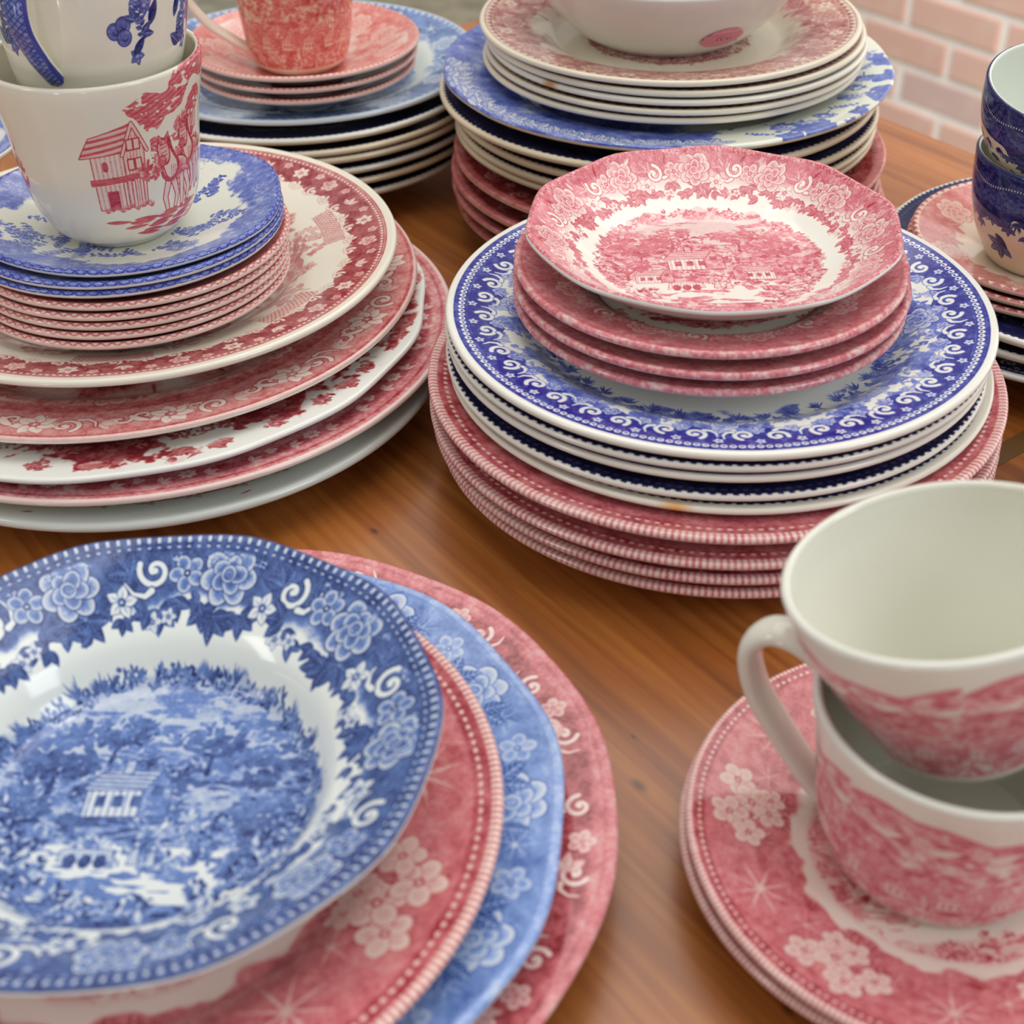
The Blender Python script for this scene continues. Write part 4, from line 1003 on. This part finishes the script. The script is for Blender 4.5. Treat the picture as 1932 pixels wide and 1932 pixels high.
# ------------------------------------------------------------------ cups
def cupmat(name, fn, light, dark, base=CREAM, mid=.5):
    m = printed(name, fn, light, dark, base, mid=mid)
    for n in m.node_tree.nodes:
        if n.type == 'TEX_IMAGE': n.extension = 'REPEAT'
    return m
m_coach = cupmat('coaching_cup', d_cup_coach, (206, 104, 112), (170, 34, 52), (226, 221, 204))
m_sprc = cupmat('sprig_cup', d_cup_sprig, (92, 102, 168), (34, 36, 96), (226, 221, 204))
cream2 = glaze((226, 221, 204))
cup('teacup', 'white teacup with red coaching scene of horses and inn', 'cup', (-185.5, 642, 94.4),
    [(23, 0), (26, 2.5), (33, 8), (38.5, 20), (41.5, 36), (43.6, 54), (46.2, 68), (48.2, 79), (48.6, 84)], m_coach, cream2, 68,
    [(45, 70), (58, 72), (64, 58), (58, 36), (43, 26)], t=2.8, az0=-180)
cup('teacup', 'white teacup with blue flower sprigs nested in the coaching cup', 'cup', (-186, 643, 150.5),
    [(22, 0), (25, 2), (30.5, 8), (35.2, 17), (38, 27), (40.3, 40), (41.6, 52), (42.6, 64), (42.6, 76), (42.9, 84)], m_sprc, cream2, -105,
    [(39, 74), (50, 80), (59, 73), (59, 58), (49, 42), (36, 28)], rot=tilt_q((.09, 0, 1)), hw=(5.0, 3.4), t=2.6, az0=-180,
    hmat=[cream2, cupmat('lattice_strap', d_strap, (96, 110, 176), (48, 56, 140), (196, 200, 214))], hstrap=True)
m_cc = cupmat('coral_cup', lambda: d_cup_band(6, 88, .5, 311, False), (216, 118, 108), (186, 66, 62), (230, 206, 178))
cup('teacup', 'tall coral red cup with figures and building at back left', 'cup', (-129, 901, 81.9),
    [(24, 0), (27, 2), (30, 6), (33, 18), (35, 34), (36.5, 52), (38, 68)], m_cc, glaze((244, 232, 212)), 196,
    [(32, 13), (42, 20), (56, 32), (66, 50), (56, 62), (36, 58)], hw=(5.2, 3.0), az0=-210)
m_pc = cupmat('pink_cup', lambda: d_cup_band(4, 78, .46, 411, True), (212, 132, 142), (172, 64, 80), (224, 224, 214))
gp = 'pink scene cups in the right foreground'
inner_g = glaze((220, 219, 206))
pg_prof = [(32, 0), (34.5, 1.5), (37.5, 6), (41, 16), (43, 28), (44.4, 42), (46, 54), (47.4, 62), (48, 67)]
cup('teacup', 'cream cup with pink scene and loop handle standing on the pink saucer', 'cup', (141.3, 321.3, 14.3), pg_prof, m_pc, inner_g, 152,
    [(43, 62), (52, 70), (64, 71.5), (71, 62), (68, 46), (58, 30), (48, 17), (40, 8)], hw=(7.0, 3.8), group=None, az0=-150, t=3.0)
nU = Vector((-.24, .13, 1)).normalized()
bU = Vector((129.5, 333.5, 125.5)) - nU * 61
cup('teacup', 'wide-mouthed cream cup with pink scene tilted inside the lower cup', 'cup', tuple(bU),
    [(26, 0), (28, 1.5), (30, 6), (33.6, 14), (38, 24), (43.6, 38), (47.5, 50), (48.9, 58), (49.2, 61)], m_pc, inner_g, 5,
    [(44, 48), (60, 54), (68, 40), (58, 22), (40, 14)], hw=(5, 3), rot=tilt_q(nU), az0=-100, t=3.0)
m_nc = cupmat('navy_cup', d_cup_blue, (84, 88, 148), (26, 28, 84), (222, 206, 176))
ge = 'navy bordered cups by the right edge'
cup('teacup', 'navy bordered cup standing on the pink rose saucers at right', 'cup', (284.5, 693, 43.9),
    [(26, 0), (29, 1.5), (33, 8), (38, 18), (41.5, 30), (43.3, 44), (44, 58)], m_nc, glaze((222, 224, 212)), 20,
    [(38, 48), (54, 52), (60, 40), (52, 22), (36, 14)], az0=-90, t=2.6)
nE = Vector((0.0, -.20, 1)).normalized(); bE = Vector((279.5, 690.5, 138.5)) - nE * 58
cup('teacup', 'navy bordered cup tilted forward in the lower navy cup', 'cup', tuple(bE),
    [(20, 0), (22, 1.5), (26, 8), (31.5, 18), (37.8, 30), (41, 44), (41.8, 58)], m_nc, glaze((222, 226, 216)), 30,
    [(38, 48), (54, 52), (60, 40), (52, 22), (36, 14)], az0=-40, rot=tilt_q(nE), t=2.6)

# price sticker on the white bowl: follows the wall
def sticker():
    root = [o for o in bpy.data.objects if o.name.startswith('serving_bowl')][0]
    rim = [o for o in root.children if o.name.startswith('rim')][0]
    V = np.array([v.co[:] for v in rim.data.vertices]) ; rr = np.hypot(V[:, 0], V[:, 1]); zz = V[:, 2]
    well = [o for o in root.children if o.name.startswith('well')][0]
    # outer wall = smallest z for a given radius
    rs = np.linspace(.053, .084, 40); zo = np.array([zz[np.abs(rr - q) < .0013].min() if (np.abs(rr - q) < .0013).any() else np.nan for q in rs])
    ok = ~np.isnan(zo); rs, zo = rs[ok], zo[ok]; s = np.concatenate([[0], np.cumsum(np.hypot(np.diff(rs), np.diff(zo)))])
    a0 = math.radians(-66); s0 = np.interp(.0170, zo, s); Vv = []; uv = []; Fs = []; n = 14
    for i in range(n + 1):
        for j in range(n + 1):
            a, b = 2 * i / n - 1, 2 * j / n - 1
            x, y = a * math.sqrt(1 - b * b / 2), b * math.sqrt(1 - a * a / 2)
            sv = s0 + y * .0115; r_ = np.interp(sv, s, rs); z_ = np.interp(sv, s, zo); az = a0 + x * .0135 / r_
            r_ += .0003; z_ -= .0003
            Vv.append((r_ * math.cos(az), r_ * math.sin(az), z_)); uv.append((x * .5 * 1.25 / 1.6 + .5, y * .5 * .9 + .5))
    for i in range(n):
        for j in range(n):
            q = (i * (n + 1) + j, (i + 1) * (n + 1) + j, (i + 1) * (n + 1) + j + 1, i * (n + 1) + j + 1); Fs.append(q)
    uvl = [uv[k] for f in Fs for k in f]
    o = mesh_obj('price_sticker', Vv, Fs, [printed('sticker', d_sticker, (160, 90, 110), (90, 50, 80), (222, 140, 156), rough=.55)], root, None, uvl)
    o['label'] = 'oval pink price sticker with scribbled figures'
sticker()

# ------------------------------------------------------------------ table
dA = Vector((.586, -.810, 0)).normalized(); nA = Vector((.810, .586, 0)).normalized()
corner = Vector((62, 1294, 0)) * MM
def wood():
    m = bpy.data.materials.new('orange_pine_wood'); m.use_nodes = True; nt = m.node_tree; b = nt.nodes['Principled BSDF']; N = nt.nodes.new; Lk = nt.links.new
    tc = N('ShaderNodeTexCoord'); mp = N('ShaderNodeMapping'); mp.inputs['Scale'].default_value = (.9, 9, 9); Lk(tc.outputs['Object'], mp.inputs[0])
    n0 = N('ShaderNodeTexNoise'); n0.inputs['Scale'].default_value = 2.2; n0.inputs['Detail'].default_value = 3; Lk(mp.outputs[0], n0.inputs['Vector'])
    wv = N('ShaderNodeTexNoise'); mp2 = N('ShaderNodeMapping'); mp2.inputs['Scale'].default_value = (2.0, 60, 60); Lk(tc.outputs['Object'], mp2.inputs[0])
    wv.inputs['Scale'].default_value = 3; wv.inputs['Detail'].default_value = 6; wv.inputs['Distortion'].default_value = .5; Lk(mp2.outputs[0], wv.inputs['Vector'])
    mx = N('ShaderNodeMath'); mx.operation = 'MULTIPLY_ADD'; mx.inputs[1].default_value = .55; Lk(wv.outputs['Fac'], mx.inputs[0])
    m3 = N('ShaderNodeMath'); m3.operation = 'MULTIPLY'; m3.inputs[1].default_value = .5; Lk(n0.outputs['Fac'], m3.inputs[0]); Lk(m3.outputs[0], mx.inputs[2])
    r = N('ShaderNodeValToRGB'); e = r.color_ramp.elements; e[0].position = .36; e[0].color = lin((122, 66, 24)); e[1].position = .72; e[1].color = lin((182, 118, 56))
    x = e.new(.52); x.color = lin((154, 90, 38)); Lk(mx.outputs[0], r.inputs[0])
    col = r.outputs[0]
    for kx, ky, s_ in KNOTS:
        vm = N('ShaderNodeVectorMath'); vm.operation = 'SUBTRACT'; vm.inputs[1].default_value = (kx, ky, 0); Lk(tc.outputs['Object'], vm.inputs[0])
        sc = N('ShaderNodeVectorMath'); sc.operation = 'MULTIPLY'; sc.inputs[1].default_value = (.55, 1, 0); Lk(vm.outputs[0], sc.inputs[0])
        ln = N('ShaderNodeVectorMath'); ln.operation = 'LENGTH'; Lk(sc.outputs[0], ln.inputs[0])
        mr = N('ShaderNodeMapRange'); mr.inputs[1].default_value = s_ * .3; mr.inputs[2].default_value = s_ * 1.3; mr.inputs[3].default_value = .8; mr.inputs[4].default_value = 0; Lk(ln.outputs['Value'], mr.inputs[0])
        mc = N('ShaderNodeMix'); mc.data_type = 'RGBA'; Lk(mr.outputs[0], mc.inputs[0]); Lk(col, mc.inputs[6]); mc.inputs[7].default_value = lin((70, 34, 14)); col = mc.outputs[2]
    Lk(col, b.inputs['Base Color'])
    b.inputs['Roughness'].default_value = .34; b.inputs['Coat Weight'].default_value = .25; b.inputs['Coat Roughness'].default_value = .25
    bp = N('ShaderNodeBump'); bp.inputs['Strength'].default_value = .08; bp.inputs['Distance'].default_value = .001; Lk(wv.outputs['Fac'], bp.inputs['Height']); Lk(bp.outputs[0], b.inputs['Normal'])
    return m
def unproj(u, v, z=0):
    d = fw + rt2 * ((u - 966) / F_PX) - up2 * ((v - 966) / F_PX); t = (z - CAM_H) / d.z
    return Vector((d.x * t, d.y * t, z)) * MM
def tloc(p): q = p - corner; return q.dot(dA), q.dot(-nA)
KNOTS = [tloc(unproj(1205, 1482)) + (.0022,), tloc(unproj(706, 1002)) + (.0016,), tloc(unproj(1486, 1905)) + (.0016,), tloc(unproj(1195, 1390)) + (.0009,)]
wood_m = wood()
t_root = empty('wooden_table', corner, 'orange-brown wooden table carrying all the stacked china', 'table')
TL, TW = 1.9, .93
t_root.rotation_mode = 'QUATERNION'
t_root.rotation_quaternion = Matrix((dA, -nA, dA.cross(-nA))).transposed().to_quaternion()
up_sign = dA.cross(-nA).z
def box(name, lo, hi, mat, parent=None, bev=0):
    x0, y0, z0 = lo; x1, y1, z1 = hi
    V = [(x0, y0, z0), (x1, y0, z0), (x1, y1, z0), (x0, y1, z0), (x0, y0, z1), (x1, y0, z1), (x1, y1, z1), (x0, y1, z1)]
    Fs = [(3, 2, 1, 0), (4, 5, 6, 7), (0, 1, 5, 4), (1, 2, 6, 5), (2, 3, 7, 6), (3, 0, 4, 7)]
    o = mesh_obj(name, V, Fs, [mat], parent, smooth=False)
    if bev: mm = o.modifiers.new('edge', 'BEVEL'); mm.width = bev; mm.segments = 2
    return o
def zb(a, b): return (min(a * up_sign, b * up_sign), max(a * up_sign, b * up_sign))
z0, z1 = zb(0, -.032)
box('tabletop', (0, 0, z0), (TL, TW, z1), wood_m, t_root, .003)
ix, iy = tloc(unproj(1911, 844))
dk = bpy.data.materials.new('dark_brown_patch'); dk.use_nodes = True; bb = dk.node_tree.nodes['Principled BSDF']; bb.inputs['Base Color'].default_value = lin((104, 72, 34)); bb.inputs['Roughness'].default_value = .4
z0, z1 = zb(.0002, -.004)
box('dark_patch', (ix - .006, iy - .03, z0), (ix + .006, iy + .03, z1), dk, t_root)['label'] = 'small darker brown patch on the tabletop'  # thin darker brown block, nearly flush with the tabletop
z0, z1 = zb(-.032, -.12)
for a, b_ in (((.08, .07), (TL - .08, .09)), ((.08, TW - .09), (TL - .08, TW - .07)), ((.07, .09), (.09, TW - .09)), ((TL - .09, .09), (TL - .07, TW - .09))):
    box('apron', (a[0], a[1], z0), (b_[0], b_[1], z1), wood_m, t_root)
z0, z1 = zb(-.032, -.83)
for x in (.06, TL - .13):
    for y in (.06, TW - .13): box('leg', (x, y, z0), (x + .07, y + .07, z1), wood_m, t_root, .004)

# ------------------------------------------------------------------ the room
def matte(name, col, rough=.8, noise=None, scale=6, bump=0):
    m = bpy.data.materials.new(name); m.use_nodes = True; nt = m.node_tree; b = nt.nodes['Principled BSDF']; b.inputs['Roughness'].default_value = rough
    tc = nt.nodes.new('ShaderNodeTexCoord'); n = nt.nodes.new('ShaderNodeTexNoise'); n.inputs['Scale'].default_value = scale; n.inputs['Detail'].default_value = 4
    nt.links.new(tc.outputs['Object'], n.inputs['Vector'])
    r = nt.nodes.new('ShaderNodeValToRGB'); r.color_ramp.elements[0].position = .35; r.color_ramp.elements[1].position = .65
    r.color_ramp.elements[0].color = lin(col); r.color_ramp.elements[1].color = lin(noise or col)
    nt.links.new(n.outputs['Fac'], r.inputs[0]); nt.links.new(r.outputs[0], b.inputs['Base Color'])
    return m
FZ = -.83
fl_m = matte('mottled_floor', (150, 146, 124), .6, (188, 182, 160), 14)
o = box('floor', (-4, -1.5, FZ - .05), (4.5, 7, FZ), fl_m); o['kind'] = 'structure'
# brick wall, parallel to the table's back edge and 1.5 m behind it
mort = matte('pale_mortar', (244, 243, 242), .9, (236, 234, 232), 20)
wallp = (Vector((275, 1000, 0)) * MM) + nA * 1.5
w_o = Vector((0, 0, 0)) + nA * (wallp.dot(nA)); 
wr = empty('wall_right', (w_o.x, w_o.y, FZ), None, None); wr['kind'] = 'structure'
wr.rotation_mode = 'QUATERNION'; wr.rotation_quaternion = Matrix((dA, nA * 1.0, dA.cross(nA))).transposed().to_quaternion()
us = dA.cross(nA).z
def wz(z): return z * us
bk_s0, bk_s1 = -3.6, 1.2
za, zb_ = sorted((wz(0), wz(1.6)))
wm = box('mortar', (bk_s0, .004, za), (bk_s1, .14, zb_), mort, wr)
br_m = bpy.data.materials.new('whitewashed_red_brick'); br_m.use_nodes = True; nt = br_m.node_tree; b = nt.nodes['Principled BSDF']; b.inputs['Roughness'].default_value = .85
oi = nt.nodes.new('ShaderNodeObjectInfo'); r = nt.nodes.new('ShaderNodeValToRGB'); e = r.color_ramp.elements
e[0].color = lin((216, 176, 164)); e[1].color = lin((206, 180, 178)); x = e.new(.5); x.color = lin((220, 182, 170))
tc = nt.nodes.new('ShaderNodeTexCoord'); n = nt.nodes.new('ShaderNodeTexNoise'); n.inputs['Scale'].default_value = 22; n.inputs['Detail'].default_value = 4
mx = nt.nodes.new('ShaderNodeMix'); mx.data_type = 'RGBA'; mr = nt.nodes.new('ShaderNodeMapRange'); mr.inputs[1].default_value = .5; mr.inputs[2].default_value = .8; mr.inputs[4].default_value = .7
nt.links.new(oi.outputs['Random'], r.inputs[0]); nt.links.new(tc.outputs['Object'], n.inputs['Vector']); nt.links.new(n.outputs['Fac'], mr.inputs[0]); nt.links.new(mr.outputs[0], mx.inputs[0])
nt.links.new(r.outputs[0], mx.inputs[6]); mx.inputs[7].default_value = lin((220, 196, 186)); nt.links.new(mx.outputs[2], b.inputs['Base Color'])
rr = random.Random(4)
BL, BH, BD = .1055, .031, .05
c_ = .004
bV = [(-BL, .004, -BH), (BL, .004, -BH), (BL, .004, BH), (-BL, .004, BH), (-BL + c_, 0, -BH + c_), (BL - c_, 0, -BH + c_), (BL - c_, 0, BH - c_), (-BL + c_, 0, BH - c_), (-BL, BD, -BH), (BL, BD, -BH), (BL, BD, BH), (-BL, BD, BH)]
bF = [(4, 5, 6, 7), (0, 1, 5, 4), (1, 2, 6, 5), (2, 3, 7, 6), (3, 0, 4, 7), (1, 0, 8, 9), (2, 1, 9, 10), (3, 2, 10, 11), (0, 3, 11, 8)]
first = None; count = 0
for k in range(12):
    zc = .0125 + .0375 + k * .075                                # joints at .05 + k * .075 - .05 over the floor
    zc = (-.7 + .83) + .0375 + (k - 2) * .075
    if zc - BH < 0: continue
    for j in range(24):
        s = -1.834 - .1175 + .1125 * (k % 2 == 1) * -1 + (j - 7) * .225 + .0
        if not (bk_s0 + .12 < s < bk_s1 - .12): continue
        if first is None: o = first = mesh_obj('brick', bV, bF, [br_m], wr, smooth=False)
        else: o = first.copy(); COL.objects.link(o); o.parent = wr
        o.location = (s, rr.uniform(-.003, .001), wz(zc)); o.rotation_euler = (0, 0, rr.uniform(-.008, .008)); count += 1
print('bricks', count)
# the pale wall far behind at left
pw = matte('pale_grey_paint', (196, 206, 210), .7, (188, 196, 198), 3)
o = box('wall_back', (-4, 3.35, FZ), (-.74, 3.5, 1.6), pw); o['kind'] = 'structure'
